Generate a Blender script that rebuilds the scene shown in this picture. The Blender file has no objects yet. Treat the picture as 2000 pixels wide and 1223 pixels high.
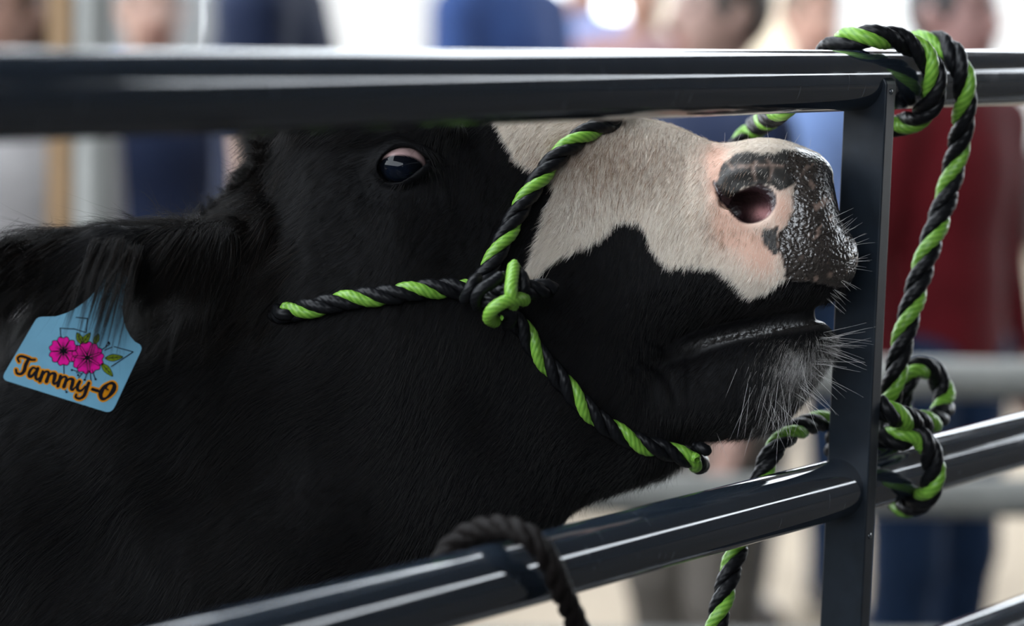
import bpy, math
import numpy as np
from mathutils import Vector, Matrix
from mathutils.bvhtree import BVHTree

# ------------------------------------------------------------------ camera
F = 4722.0                     # focal length in pixels of the 2000 px wide frame (85 mm on 36 mm)
CX, CY = 1000.0, 611.5
CAM = np.array([0.0, 0.0, 1.62])
# directions in camera axes (right, down, forward): vanishing point of the rails, two points of the upright
_vp = np.array([4873.0 - CX, 99.0 - CY, F]); _vp /= np.linalg.norm(_vp)
_p1 = np.array([1733.0 - CX, 185.0 - CY, F]); _p2 = np.array([1683.0 - CX, 1223.0 - CY, F])
_n = np.cross(_p1, _p2)
_up = np.cross(_n, _vp); _up /= np.linalg.norm(_up)
if _up[1] > 0: _up = -_up      # up has negative 'down'
fwd = np.array([0, 0, 1.0])
_y = fwd - _up * fwd.dot(_up); _y /= np.linalg.norm(_y)
_x = np.cross(_y, _up); 
if _x[0] < 0: _x = -_x
Wm = np.array([_x, _y, _up])   # rows: world axes in camera (right, down, forward) coords
RIGHT, DOWN, FWD = Wm[:, 0], Wm[:, 1], Wm[:, 2]
GDIR = Wm @ _vp                # along the gate, away from the camera
GNRM = np.cross(GDIR, np.array([0, 0, 1.0])); GNRM /= np.linalg.norm(GNRM)
if GNRM[1] > 0: GNRM = -GNRM   # towards the camera side
D0 = 2.0
S = D0 / F                     # metres per pixel at two metres


def P(px, py, d):
    """world point seen at pixel (px, py) at forward distance d"""
    return CAM + RIGHT * ((px - CX) * d / F) + DOWN * ((py - CY) * d / F) + FWD * d


def U2W(u):
    """head space (pixels at two metres, depth +away) -> world"""
    u = np.asarray(u, dtype=float)
    return CAM + np.outer((u[..., 0].ravel() - CX) * S, RIGHT) + np.outer((u[..., 1].ravel() - CY) * S, DOWN) \
        + np.outer(D0 + u[..., 2].ravel() * S, FWD)


def W2U(p):
    q = np.atleast_2d(p) - CAM
    return np.stack([q @ RIGHT / S + CX, q @ DOWN / S + CY, (q @ FWD - D0) / S], 1)


def proj(p):
    q = np.atleast_2d(p) - CAM
    d = q @ FWD
    return np.stack([q @ RIGHT / d * F + CX, q @ DOWN / d * F + CY, d], 1)


def PU(px, py, w):
    """head-space coords of the point seen at pixel px,py with head depth w"""
    k = (D0 + w * S) / D0
    return np.array([(px - CX) * k + CX, (py - CY) * k + CY, w])


sc = bpy.context.scene
cam_d = bpy.data.cameras.new('camera'); cam = bpy.data.objects.new('camera', cam_d)
sc.collection.objects.link(cam)
m = Matrix(((RIGHT[0], -DOWN[0], -FWD[0], CAM[0]), (RIGHT[1], -DOWN[1], -FWD[1], CAM[1]),
            (RIGHT[2], -DOWN[2], -FWD[2], CAM[2]), (0, 0, 0, 1)))
cam.matrix_world = m
cam_d.sensor_width = 36; cam_d.lens = F / 2000 * 36
cam_d.clip_end = 200; cam_d.clip_start = 0.05
cam_d.dof.use_dof = True; cam_d.dof.focus_distance = 1.925; cam_d.dof.aperture_fstop = 2.5
sc.camera = cam

# ------------------------------------------------------------------ light
sc.view_settings.view_transform = 'Standard'; sc.view_settings.look = 'None'
sc.view_settings.gamma = 1; sc.view_settings.use_curve_mapping = False
sc.view_settings.exposure = 1.0
SKY = 4.0
world = bpy.data.worlds.new('world'); sc.world = world; world.use_nodes = True
bg = world.node_tree.nodes['Background']
bg.inputs[0].default_value = (0.86, 0.93, 1.0, 1); bg.inputs[1].default_value = SKY
sun_d = bpy.data.lights.new('sun', 'SUN'); sun_d.energy = 2.6; sun_d.angle = 0.03; sun_d.color = (1, 0.94, 0.84)
sun = bpy.data.objects.new('sun', sun_d); sc.collection.objects.link(sun)
# high sun over the open yard, from ahead and to the right
_sd = Vector((-0.62, 0.10, -0.78)).normalized()
sun.rotation_euler = _sd.to_track_quat('-Z', 'Y').to_euler(); sun.location = (3, 12, 9)


# ------------------------------------------------------------------ materials
def srgb(*c):
    return tuple(((x / 255) / 12.92 if x / 255 <= 0.04045 else ((x / 255 + 0.055) / 1.055) ** 2.4) for x in c) + (1,)


def mat(name, col=(0.5, 0.5, 0.5, 1), rough=0.6, metal=0.0, spec=0.5, coat=0.0, noise=None, bump=None, sheen=0):
    """noise=(scale, amount): brightness variation; bump=(scale, strength)"""
    mt = bpy.data.materials.new(name); mt.use_nodes = True
    nt = mt.node_tree; b = nt.nodes['Principled BSDF']
    b.inputs['Base Color'].default_value = col; b.inputs['Roughness'].default_value = rough
    b.inputs['Metallic'].default_value = metal; b.inputs['Specular IOR Level'].default_value = spec
    b.inputs['Coat Weight'].default_value = coat; b.inputs['Coat Roughness'].default_value = 0.12
    b.inputs['Sheen Weight'].default_value = sheen
    tc = nt.nodes.new('ShaderNodeTexCoord')
    if noise:
        n = nt.nodes.new('ShaderNodeTexNoise'); n.inputs['Scale'].default_value = noise[0]; n.inputs['Detail'].default_value = 6
        nt.links.new(tc.outputs['Object'], n.inputs['Vector'])
        r = nt.nodes.new('ShaderNodeMapRange'); r.inputs[3].default_value = 1 - noise[1]; r.inputs[4].default_value = 1 + noise[1]
        r.inputs[1].default_value = 0.3; r.inputs[2].default_value = 0.7
        nt.links.new(n.outputs['Fac'], r.inputs[0])
        mx = nt.nodes.new('ShaderNodeVectorMath'); mx.operation = 'SCALE'; mx.inputs[0].default_value = col[:3]
        nt.links.new(r.outputs[0], mx.inputs['Scale']); nt.links.new(mx.outputs[0], b.inputs['Base Color'])
    if bump:
        n = nt.nodes.new('ShaderNodeTexNoise'); n.inputs['Scale'].default_value = bump[0]; n.inputs['Detail'].default_value = 4
        nt.links.new(tc.outputs['Object'], n.inputs['Vector'])
        bp = nt.nodes.new('ShaderNodeBump'); bp.inputs['Strength'].default_value = bump[1]; bp.inputs['Distance'].default_value = 0.005
        nt.links.new(n.outputs['Fac'], bp.inputs['Height']); nt.links.new(bp.outputs[0], b.inputs['Normal'])
    return mt


# ------------------------------------------------------------------ object helpers
def link(o, parent=None):
    sc.collection.objects.link(o)
    if parent is not None: o.parent = parent
    return o


def mesh_obj(name, verts, faces, mt, parent=None, smooth=True):
    me = bpy.data.meshes.new(name)
    verts = np.asarray(verts, dtype=np.float32)
    if isinstance(faces, np.ndarray) and len(faces):
        k = faces.shape[1]
        me.vertices.add(len(verts)); me.vertices.foreach_set('co', verts.ravel())
        me.loops.add(faces.size); me.loops.foreach_set('vertex_index', faces.ravel().astype(np.int32))
        me.polygons.add(len(faces)); me.polygons.foreach_set('loop_start', np.arange(0, faces.size, k, dtype=np.int32))
        me.update(calc_edges=True)
    else:
        me.from_pydata([tuple(map(float, v)) for v in verts], [], [tuple(map(int, f)) for f in faces])
    me.validate()
    if smooth:
        me.polygons.foreach_set('use_smooth', np.ones(len(me.polygons), dtype=bool))
    for x in (mt if isinstance(mt, (list, tuple)) else [mt]): me.materials.append(x)
    return link(bpy.data.objects.new(name, me), parent)


def empty(name, loc=(0, 0, 0)):
    o = bpy.data.objects.new(name, None); o.location = tuple(map(float, loc)); o.empty_display_size = 0.05
    return link(o)


def tag(o, label=None, cat=None, group=None, kind=None):
    for k, v in (('label', label), ('category', cat), ('group', group), ('kind', kind)):
        if v: o[k] = v
    return o


def keep(o, parent):
    """parent a world-space mesh to an empty without moving it"""
    o.parent = parent; o.matrix_parent_inverse = Matrix.Translation(-parent.location); return o


class MB:
    def __init__(s): s.v = []; s.f = []

    def add(s, v, f):
        b = len(s.v); s.v += [tuple(map(float, x)) for x in v]; s.f += [tuple(b + i for i in q) for q in f]

    def box(s, c, ax, ay, az):
        """centre, three half-axis vectors"""
        c, ax, ay, az = map(np.asarray, (c, ax, ay, az))
        v = [c + i * ax + j * ay + k * az for i in (-1, 1) for j in (-1, 1) for k in (-1, 1)]
        s.add(v, [(0, 1, 3, 2), (4, 6, 7, 5), (0, 4, 5, 1), (2, 3, 7, 6), (0, 2, 6, 4), (1, 5, 7, 3)])

    def tube(s, pts, r, n=24, cap=True):
        pts = np.asarray(pts, float); r = np.broadcast_to(r, len(pts))
        T, N, B = frames(pts); a = np.linspace(0, 2 * np.pi, n, endpoint=False)
        v = []
        for i in range(len(pts)):
            for t in a: v.append(pts[i] + r[i] * (np.cos(t) * N[i] + np.sin(t) * B[i]))
        f = []
        for i in range(len(pts) - 1):
            for j in range(n):
                k = (j + 1) % n; f.append((i * n + j, i * n + k, (i + 1) * n + k, (i + 1) * n + j))
        if cap:
            f.append(tuple(range(n))[::-1]); f.append(tuple((len(pts) - 1) * n + j for j in range(n)))
        s.add(v, f)

    def build(s, name, mt, parent=None, smooth=True, bevel=0):
        o = mesh_obj(name, np.array(s.v), s.f, mt, None, smooth)
        if parent is not None: keep(o, parent)
        if bevel:
            b = o.modifiers.new('bevel', 'BEVEL'); b.width = bevel; b.segments = 3; b.limit_method = 'ANGLE'
        return o


def frames(pts):
    """parallel transport frames"""
    T = np.gradient(pts, axis=0); T /= np.linalg.norm(T, axis=1)[:, None] + 1e-12
    N = np.zeros_like(T)
    a = np.array([0, 0, 1.0]) if abs(T[0][2]) < 0.9 else np.array([1.0, 0, 0])
    n = a - T[0] * a.dot(T[0]); N[0] = n / np.linalg.norm(n)
    for i in range(1, len(pts)):
        n = N[i - 1] - T[i] * N[i - 1].dot(T[i]); N[i] = n / (np.linalg.norm(n) + 1e-12)
    return T, N, np.cross(T, N)


def spline(ctrl, step=0.001, closed=False):
    """Catmull-Rom through control points, resampled to equal arc length"""
    c = np.asarray(ctrl, float)
    c = np.vstack([2 * c[0] - c[1], c, 2 * c[-1] - c[-2]])
    out = []
    for i in range(1, len(c) - 2):
        t = np.linspace(0, 1, 40, endpoint=False)[:, None]
        p0, p1, p2, p3 = c[i - 1], c[i], c[i + 1], c[i + 2]
        out.append(0.5 * ((2 * p1) + (-p0 + p2) * t + (2 * p0 - 5 * p1 + 4 * p2 - p3) * t ** 2 + (-p0 + 3 * p1 - 3 * p2 + p3) * t ** 3))
    out.append(c[-2][None]); o = np.vstack(out)
    d = np.r_[0, np.cumsum(np.linalg.norm(np.diff(o, axis=0), axis=1))]
    n = max(4, int(d[-1] / step)); s = np.linspace(0, d[-1], n)
    return np.stack([np.interp(s, d, o[:, k]) for k in range(3)], 1)


# ------------------------------------------------------------------ implicit surfaces (surface nets on a stretched grid)
def surface_nets(f, xs, ys, zs):
    """vertices and quads of f=0 (f<0 inside) sampled on the grid xs*ys*zs"""
    f = f.astype(np.float32); ins = f < 0
    c = ins[:-1, :-1, :-1].astype(np.int8)
    tot = np.zeros_like(c)
    for i in (0, 1):
        for j in (0, 1):
            for k in (0, 1):
                tot += ins[i:ins.shape[0] - 1 + i, j:ins.shape[1] - 1 + j, k:ins.shape[2] - 1 + k]
    act = np.argwhere((tot > 0) & (tot < 8))
    idx = -np.ones(tot.shape, dtype=np.int64); idx[tuple(act.T)] = np.arange(len(act))
    acc = np.zeros((len(act), 3)); cnt = np.zeros(len(act)); ax = [xs, ys, zs]
    corners = [(i, j, k) for i in (0, 1) for j in (0, 1) for k in (0, 1)]
    for a in corners:
        for d in range(3):
            if a[d]: continue
            b = list(a); b[d] = 1
            ia = act + a; ib = act + b
            fa = f[tuple(ia.T)]; fb = f[tuple(ib.T)]
            mk = (fa < 0) != (fb < 0)
            t = fa[mk] / (fa[mk] - fb[mk])
            pa = np.stack([ax[q][ia[mk, q]] for q in range(3)], 1); pb = np.stack([ax[q][ib[mk, q]] for q in range(3)], 1)
            acc[mk] += pa + (pb - pa) * t[:, None]; cnt[mk] += 1
    v = acc / cnt[:, None]
    quads = []
    for d in range(3):
        sl0 = [slice(None)] * 3; sl1 = [slice(None)] * 3
        sl0[d] = slice(0, -1); sl1[d] = slice(1, None)
        a = ins[tuple(sl0)]; b = ins[tuple(sl1)]
        e = np.argwhere(a != b)
        o1, o2 = [q for q in range(3) if q != d]
        e = e[(e[:, o1] > 0) & (e[:, o2] > 0) & (e[:, o1] < f.shape[o1] - 1) & (e[:, o2] < f.shape[o2] - 1)]
        flip = a[tuple(e.T)]
        u1 = np.zeros(3, int); u1[o1] = 1; u2 = np.zeros(3, int); u2[o2] = 1
        q = np.stack([idx[tuple((e - u1 - u2).T)], idx[tuple((e - u2).T)], idx[tuple(e.T)], idx[tuple((e - u1).T)]], 1)
        if d == 1: flip = ~flip
        q[~flip] = q[~flip][:, ::-1]
        quads.append(q)
    return v, np.vstack(quads)


def smin(a, b, k):
    h = np.clip(0.5 + 0.5 * (b - a) / k, 0, 1)
    return b * (1 - h) + a * h - k * h * (1 - h)


def smax(a, b, k): return -smin(-a, -b, k)


def cone(X, Y, Z, a, b, ra, rb, flat=(1, 1, 1)):
    """rounded cone between a and b"""
    a = np.asarray(a, float); b = np.asarray(b, float); d = b - a
    px, py, pz = X - a[0], Y - a[1], Z - a[2]
    t = np.clip((px * d[0] + py * d[1] + pz * d[2]) / max(d.dot(d), 1e-9), 0, 1)
    return np.sqrt(((px - t * d[0]) / flat[0]) ** 2 + ((py - t * d[1]) / flat[1]) ** 2 + ((pz - t * d[2]) / flat[2]) ** 2) - (ra + (rb - ra) * t)


def ell(X, Y, Z, c, r):
    k0 = np.sqrt(((X - c[0]) / r[0]) ** 2 + ((Y - c[1]) / r[1]) ** 2 + ((Z - c[2]) / r[2]) ** 2)
    return (k0 - 1) * min(r)


def poly_sd(px, py, poly):
    """signed distance to a polygon, positive inside"""
    poly = np.asarray(poly, float); d2 = np.full(px.shape, 1e18); ins = np.zeros(px.shape, bool)
    for i in range(len(poly)):
        a, b = poly[i], poly[(i + 1) % len(poly)]
        ex, ey = b - a; wx, wy = px - a[0], py - a[1]
        t = np.clip((wx * ex + wy * ey) / (ex * ex + ey * ey + 1e-12), 0, 1)
        d2 = np.minimum(d2, (wx - t * ex) ** 2 + (wy - t * ey) ** 2)
        c = (a[1] > py) != (b[1] > py)
        ins ^= c & (px < (b[0] - a[0]) * (py - a[1]) / ((b[1] - a[1]) + 1e-12) + a[0])
    return np.where(ins, 1, -1) * np.sqrt(d2)


def smooth_poly(pts, n=6):
    c = np.asarray(pts, float); k = len(c); out = []
    for i in range(k):
        p0, p1, p2, p3 = c[i - 1], c[i], c[(i + 1) % k], c[(i + 2) % k]
        for t in np.linspace(0, 1, n, endpoint=False):
            out.append(0.5 * ((2 * p1) + (-p0 + p2) * t + (2 * p0 - 5 * p1 + 4 * p2 - p3) * t ** 2 + (-p0 + 3 * p1 - 3 * p2 + p3) * t ** 3))
    return np.array(out)


def axis(lo, hi, f0, f1, h, g=1.12, hmax=30):
    """grid fine (step h) in [f0, f1], growing outwards to lo and hi"""
    mid = list(np.arange(f0, f1 + h, h)); st = h; a = []
    x = f0
    while x > lo: st = min(st * g, hmax); x -= st; a.append(x)
    st = h; b = []; x = mid[-1]
    while x < hi: st = min(st * g, hmax); x += st; b.append(x)
    return np.array(a[::-1] + mid + b)


rng = np.random.default_rng(7)


def vnoise(p, scale, seed=0):
    """cheap smooth value noise, -1..1, on (n,3) points"""
    r = np.random.default_rng(seed); q = p * scale; o = np.zeros(len(p))
    for k in range(6):
        d = r.normal(size=3); d /= np.linalg.norm(d); o += np.sin(q @ d * (1 + k * 0.37) + r.uniform(0, 7) + 1.3 * np.sin(q @ r.normal(size=3) * 0.7 + k))
    return o / 3.5



# ================================================================== THE PLACE
_G0 = P(1000, 169, F * 0.05 / (0.03724 * (4873 - 1000)))


def gp(s, n, z): return np.array([_G0[0], _G0[1], 0]) + GDIR * s + GNRM * n + np.array([0, 0, z])


def slab(name, corners, z0, z1, mt, parent=None):
    """upright prism over corners given as (s, n)"""
    k = len(corners); v = [gp(s, n, z0) for s, n in corners] + [gp(s, n, z1) for s, n in corners]
    fs = [tuple(range(k)), tuple(range(2 * k - 1, k - 1, -1))] + [(i, (i + 1) % k, (i + 1) % k + k, i + k) for i in range(k)]
    o = mesh_obj(name, np.array(v), fs, mt, smooth=False)
    import bmesh
    bm = bmesh.new(); bm.from_mesh(o.data); bmesh.ops.recalc_face_normals(bm, faces=bm.faces[:]); bm.to_mesh(o.data); bm.free()
    return keep(o, parent) if parent is not None else o


m_sand = mat('sawdust_and_sand', (0.40, 0.33, 0.25, 1), .95, spec=.1, noise=(1.6, .18), bump=(30, .4))
m_wall = mat('dark_barn_boards', (0.022, 0.022, 0.024, 1), .8, spec=.2, noise=(3, .25))
m_roof = mat('dark_roof_sheet', (0.030, 0.033, 0.038, 1), .7, spec=.2, noise=(2, .15))
fl = MB(); fl.box((10, 20, -0.1), (45, 0, 0), (0, 45, 0), (0, 0, 0.1))
floor = fl.build('floor', m_sand, smooth=False); floor['kind'] = 'structure'
NW = 7.0
m_dark_ground = mat('added_dark_ground', (0.045, 0.040, 0.036, 1), .9, spec=.15, noise=(3, .3), bump=(25, .5))
dark_sheet = slab('floor_dark_sheet', [(-7, -6), (1.5, -6), (2.5, -1.2), (16, -1.2), (16, NW), (-7, NW)], 0.0, 0.004, m_dark_ground); dark_sheet['kind'] = 'structure'  # added dark floor sheet, out of view, darkening reflections in rails and upright
roof = slab('ceiling', [(-7, -1.8), (16, -1.8), (16, NW + .6), (-7, NW + .6)], 6.42, 6.6, m_roof); roof['kind'] = 'structure'
roof2 = slab('ceiling_far', [(-7, -14), (16, -14), (16, -7.0), (-7, -7.0)], 6.42, 6.6, m_roof); roof2['kind'] = 'structure'
ceil_block_a = slab('ceiling_light_block', [(3.3, -7), (6.0, -7), (6.0, -1.8), (3.3, -1.8)], 6.42, 6.6, m_roof); ceil_block_a['kind'] = 'structure'  # unseen panel added to cut off the left end of the rail highlight
ceil_block_b = slab('ceiling_light_block', [(9.6, -7), (16, -7), (16, -1.8), (10.4, -1.8)], 6.42, 6.6, m_roof); ceil_block_b['kind'] = 'structure'  # unseen panel added to end the rail highlight towards the right
wl = slab('wall_light_block', [(-7.2, -14), (-7, -14), (-7, NW + .6), (-7.2, NW + .6)], 0, 2.7, m_wall); wl['kind'] = 'structure'  # unseen wall added to darken the upright's reflection, open above for light
w1 = slab('wall_right', [(-7, NW), (16, NW), (16, NW + .2), (-7, NW + .2)], 0, 4.75, m_wall); w1['kind'] = 'structure'
w2 = slab('wall_right_upper', [(-7, NW), (6.9, NW), (6.9, NW + .2), (-7, NW + .2)], 4.75, 6.42, m_wall); w2['kind'] = 'structure'
v = [gp(s, n, z) for n in (NW, NW + .2) for s, z in ((8.2, 6.42), (16, 6.42), (16, 5.25))]
w3 = mesh_obj('wall_light_wedge_1', np.array(v), [(0, 1, 2), (5, 4, 3), (0, 3, 4, 1), (1, 4, 5, 2), (2, 5, 3, 0)], m_wall, smooth=False); w3['kind'] = 'structure'  # unseen wedge added to narrow the bright stripe the rails reflect

# ================================================================== THE GATE
def rail_depth(px): return F * 0.05 / (0.03724 * (4873 - px))
paint = bpy.data.materials.new('grey_gate_paint'); paint.use_nodes = True
nt = paint.node_tree; b = nt.nodes['Principled BSDF']
b.inputs['Base Color'].default_value = (0.013, 0.019, 0.028, 1); b.inputs['Roughness'].default_value = 0.2
b.inputs['Specular IOR Level'].default_value = 0.6; b.inputs['Metallic'].default_value = 0.0; b.inputs['IOR'].default_value = 1.85
tc = nt.nodes.new('ShaderNodeTexCoord')
mp = nt.nodes.new('ShaderNodeMapping'); mp.inputs['Scale'].default_value = (6, 260, 260); nt.links.new(tc.outputs['Object'], mp.inputs[0])
n1 = nt.nodes.new('ShaderNodeTexNoise'); n1.inputs['Scale'].default_value = 1.0; n1.inputs['Detail'].default_value = 5; nt.links.new(mp.outputs[0], n1.inputs['Vector'])
n2 = nt.nodes.new('ShaderNodeTexNoise'); n2.inputs['Scale'].default_value = 45; n2.inputs['Detail'].default_value = 8; nt.links.new(tc.outputs['Object'], n2.inputs['Vector'])
mr = nt.nodes.new('ShaderNodeMapRange'); mr.inputs[1].default_value = .35; mr.inputs[2].default_value = .75; mr.inputs[3].default_value = .03; mr.inputs[4].default_value = .13
nt.links.new(n2.outputs['Fac'], mr.inputs[0]); nt.links.new(mr.outputs[0], b.inputs['Roughness'])
# thin slanting scratches and dust
mp2 = nt.nodes.new('ShaderNodeMapping'); mp2.inputs['Rotation'].default_value = (0, 0.9, 0.5); mp2.inputs['Scale'].default_value = (500, 30, 40)
nt.links.new(tc.outputs['Object'], mp2.inputs[0])
n3 = nt.nodes.new('ShaderNodeTexNoise'); n3.inputs['Scale'].default_value = 1; n3.inputs['Detail'].default_value = 3; nt.links.new(mp2.outputs[0], n3.inputs['Vector'])
r3 = nt.nodes.new('ShaderNodeMapRange'); r3.inputs[1].default_value = .66; r3.inputs[2].default_value = .8; nt.links.new(n3.outputs['Fac'], r3.inputs[0])
ng = nt.nodes.new('ShaderNodeTexNoise'); ng.inputs['Scale'].default_value = 9; nt.links.new(tc.outputs['Object'], ng.inputs['Vector'])
rg = nt.nodes.new('ShaderNodeMapRange'); rg.inputs[1].default_value = .48; rg.inputs[2].default_value = .62; nt.links.new(ng.outputs['Fac'], rg.inputs[0])
mu = nt.nodes.new('ShaderNodeMath'); mu.operation = 'MULTIPLY'; nt.links.new(r3.outputs[0], mu.inputs[0]); nt.links.new(rg.outputs[0], mu.inputs[1])
mc = nt.nodes.new('ShaderNodeMix'); mc.data_type = 'RGBA'; mc.inputs['A'].default_value = (0.013, 0.019, 0.028, 1); mc.inputs['B'].default_value = (0.16, 0.17, 0.18, 1)
nt.links.new(mu.outputs[0], mc.inputs['Factor']); nt.links.new(mc.outputs['Result'], b.inputs['Base Color'])
bp = nt.nodes.new('ShaderNodeBump'); bp.inputs['Strength'].default_value = 0.05; bp.inputs['Distance'].default_value = 0.0006
nt.links.new(n1.outputs['Fac'], bp.inputs['Height']); nt.links.new(bp.outputs[0], b.inputs['Normal'])

G0 = P(1000, 169, rail_depth(1000))           # a point on the axis of the top rail
z_top = G0[2]
def on_plane(px, py):
    d = P(px, py, 1.0) - CAM; return CAM + d * ((G0 - CAM) @ GNRM) / (d @ GNRM)
zz = [on_plane(*q)[2] for q in ((1631, 955.5), (2000, 858), (1100, 1095.5))]; z_mid = (zz[0] + zz[1]) / 2
z3 = [on_plane(*q)[2] for q in ((1800, 1285), (1900, 1251), (2000, 1216))]; z_low = z3[2]
print('rails', z_top, zz, z3, [on_plane(*q)[2] for q in ((1500, 162.5), (1900, 152.5), (400, 170))], GDIR, GNRM)
gate = empty('livestock_gate', (G0[0], G0[1], 0))
tag(gate, 'dark grey painted pipe gate with round rails across the foreground', 'gate')
RR = 0.025
def gpos(s, n=0.0, z=0.0): return np.array([G0[0], G0[1], 0]) + GDIR * s + GNRM * n + np.array([0, 0, z])
def s_at(px):
    """distance along the gate of the point of the top rail seen at column px"""
    a = P(px, 169, rail_depth(px)); return (a - G0) @ GDIR
rot = Matrix(((GDIR[0], GNRM[0], 0), (GDIR[1], GNRM[1], 0), (0, 0, 1))).to_4x4()
if rot.determinant() < 0: rot = Matrix(((GDIR[0], -GNRM[0], 0), (GDIR[1], -GNRM[1], 0), (0, 0, 1))).to_4x4()
S0, S1 = -1.15, 1.75
for z in (z_top, z_mid, z_low, z_low - 0.17, z_low - 0.36, z_low - 0.58):
    mb = MB(); mb.tube(np.stack([np.linspace(S0, S1, 60), np.zeros(60), np.zeros(60)], 1), RR, 64)
    o = mb.build('rail', paint); o.matrix_world = Matrix.Translation((G0[0], G0[1], z)) @ rot
    o.parent = gate; o.matrix_parent_inverse = Matrix.Translation(-gate.location)
up_paint = mat('upright_paint', (.008, .012, .018, 1), .4, spec=.3, noise=(60, .25))
sp = s_at(1683)
def upright(s, n0=-0.0115, n1=0.0285, t=0.0075, ztop=None):
    zt = ztop or z_top + 0.004; mb = MB(); H = []
    prof = [(n0, 0.0), (n1, 0.0), (n1, zt - 0.006), (n1 - .0015, zt - .0025), (n1 - .005, zt), (n0, zt)]
    v = [gpos(s + e * t, n, z) for e in (-1, 1) for n, z in prof]; k = len(prof)
    fs = [tuple(range(k)), tuple(range(2 * k - 1, k - 1, -1))] + [(i, i + k, (i + 1) % k + k, (i + 1) % k) for i in range(k)]
    mb.add(v, fs); o = mb.build('upright', up_paint, gate, smooth=False, bevel=0.0014); return o
upright(sp); upright(S0 + 0.02, -.026, .026, .02, z_top + .02); upright(S1 - .02, -.026, .026, .02, z_top + .02)
# screw heads on the narrow face of the upright
for z in (z_top - 0.008, z_mid - 0.037):
    mb = MB(); c = gpos(sp, 0.0283, z)
    mb.tube([c, c + GNRM * 0.0008, c + GNRM * 0.0013], [0.0028, 0.0024, 0.001], 16); mb.build('screw_head', paint, gate)

# ================================================================== THE COW
HEAD_POLY = smooth_poly([(508, 300), (502, 262), (503, 220), (518, 175), (560, 145), (640, 130), (750, 126), (860, 138), (980, 166),
    (1080, 192), (1180, 216), (1240, 229), (1290, 240), (1330, 254), (1370, 272), (1402, 282), (1440, 279), (1480, 273),
    (1520, 276), (1560, 289), (1590, 304), (1612, 325), (1619, 348), (1622, 385), (1633, 428), (1650, 453), (1663, 476),
    (1668, 503), (1664, 530), (1654, 553), (1638, 572), (1615, 587), (1588, 600), (1555, 610), (1500, 617), (1440, 628),
    (1380, 648), (1325, 674), (1295, 720), (1310, 790), (1330, 850), (1336, 893), (1308, 922), (1262, 942), (1200, 963),
    (1150, 980), (1112, 1005), (1090, 1035), (1020, 1090), (900, 1140), (700, 1150), (500, 1080), (430, 900), (425, 600),
    (462, 470), (495, 370)], 3)
CHIN_POLY = smooth_poly([(1240, 720), (1300, 690), (1345, 676), (1400, 656), (1460, 642), (1520, 631), (1575, 625), (1603, 631),
    (1618, 645), (1622, 670), (1610, 705), (1590, 735), (1562, 780), (1520, 826), (1468, 848), (1405, 855), (1345, 864),
    (1300, 868), (1240, 850), (1200, 780)], 3)
EYE_POLY = smooth_poly([(739, 333), (744, 314), (758, 299), (784, 289), (808, 292), (826, 302), (840, 313), (832, 322),
    (815, 336), (797, 349), (772, 358), (752, 354)], 3)
NOSE_POLY = smooth_poly([(1426, 408), (1436, 388), (1452, 371), (1476, 362), (1498, 364), (1513, 378), (1516, 396), (1505, 418),
    (1488, 431), (1463, 437), (1443, 430)], 3)

us = axis(-3300, 1760, 440, 1690, 4.2); vs = axis(40, 4100, 120, 1100, 4.2); ws = axis(-700, 760, -270, 170, 4.6)
UU, VV = np.meshgrid(us, vs, indexing='ij')
Dh = poly_sd(UU, VV, HEAD_POLY); Dc = poly_sd(UU, VV, CHIN_POLY)


def lut(x, pts):
    p = np.asarray(pts, float); return np.interp(x, p[:, 0], p[:, 1])


def midw(u): return lut(u, [(400, 30), (800, 10), (1150, 0), (1400, -22), (1560, -40), (1700, -62)])


def sstep(a, b, x):
    t = np.clip((x - a) / (b - a), 0, 1); return t * t * (3 - 2 * t)


# half width: by position along the face, narrower on the bridge of the nose and under the jaw
Wtop = lut(UU, [(480, 120), (620, 175), (780, 190), (900, 150), (1050, 112), (1200, 92), (1330, 84), (1450, 98), (1560, 108), (1680, 80)])
Wmid = lut(UU, [(480, 150), (620, 200), (780, 222), (900, 205), (1050, 172), (1200, 138), (1330, 122), (1450, 134), (1560, 128), (1680, 92)])
Wbot = lut(UU, [(480, 130), (620, 150), (780, 140), (900, 130), (1050, 112), (1200, 100), (1330, 108), (1450, 118), (1560, 108), (1680, 80)])
topv = lut(UU, [(480, 150), (750, 126), (1080, 192), (1290, 240), (1400, 282), (1520, 276), (1620, 340), (1680, 480)])
botv = lut(UU, [(480, 1060), (900, 1080), (1112, 1000), (1336, 880), (1345, 700), (1440, 628), (1600, 600), (1680, 520)])
q = np.clip((VV - topv) / np.maximum(botv - topv, 40), 0, 1)
Wh = np.where(q < 0.42, Wtop + (Wmid - Wtop) * sstep(0, 0.42, q), Wmid + (Wbot - Wmid) * sstep(0.5, 1.0, q))
Rh = lut(UU, [(480, 190), (900, 190), (1250, 130), (1420, 110), (1560, 95), (1680, 75)])
Rh = Rh * np.where(q > 0.5, 1.25, 1.0)
Rc = 85.0; Wc = lut(UU, [(1200, 90), (1400, 100), (1560, 88), (1640, 60)])
X, Y, Z = us[:, None, None], vs[None, :, None], ws[None, None, :]
wm = midw(UU)[:, :, None]


def inflate(D, R, W, zc, n=2.15):
    e = np.maximum(0, 1 - D / R)[:, :, None] ** n
    return ((e + (np.abs(Z - zc) / W[:, :, None]) ** n) ** (1 / n) - 1) * np.minimum(R, W)[:, :, None]


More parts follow.
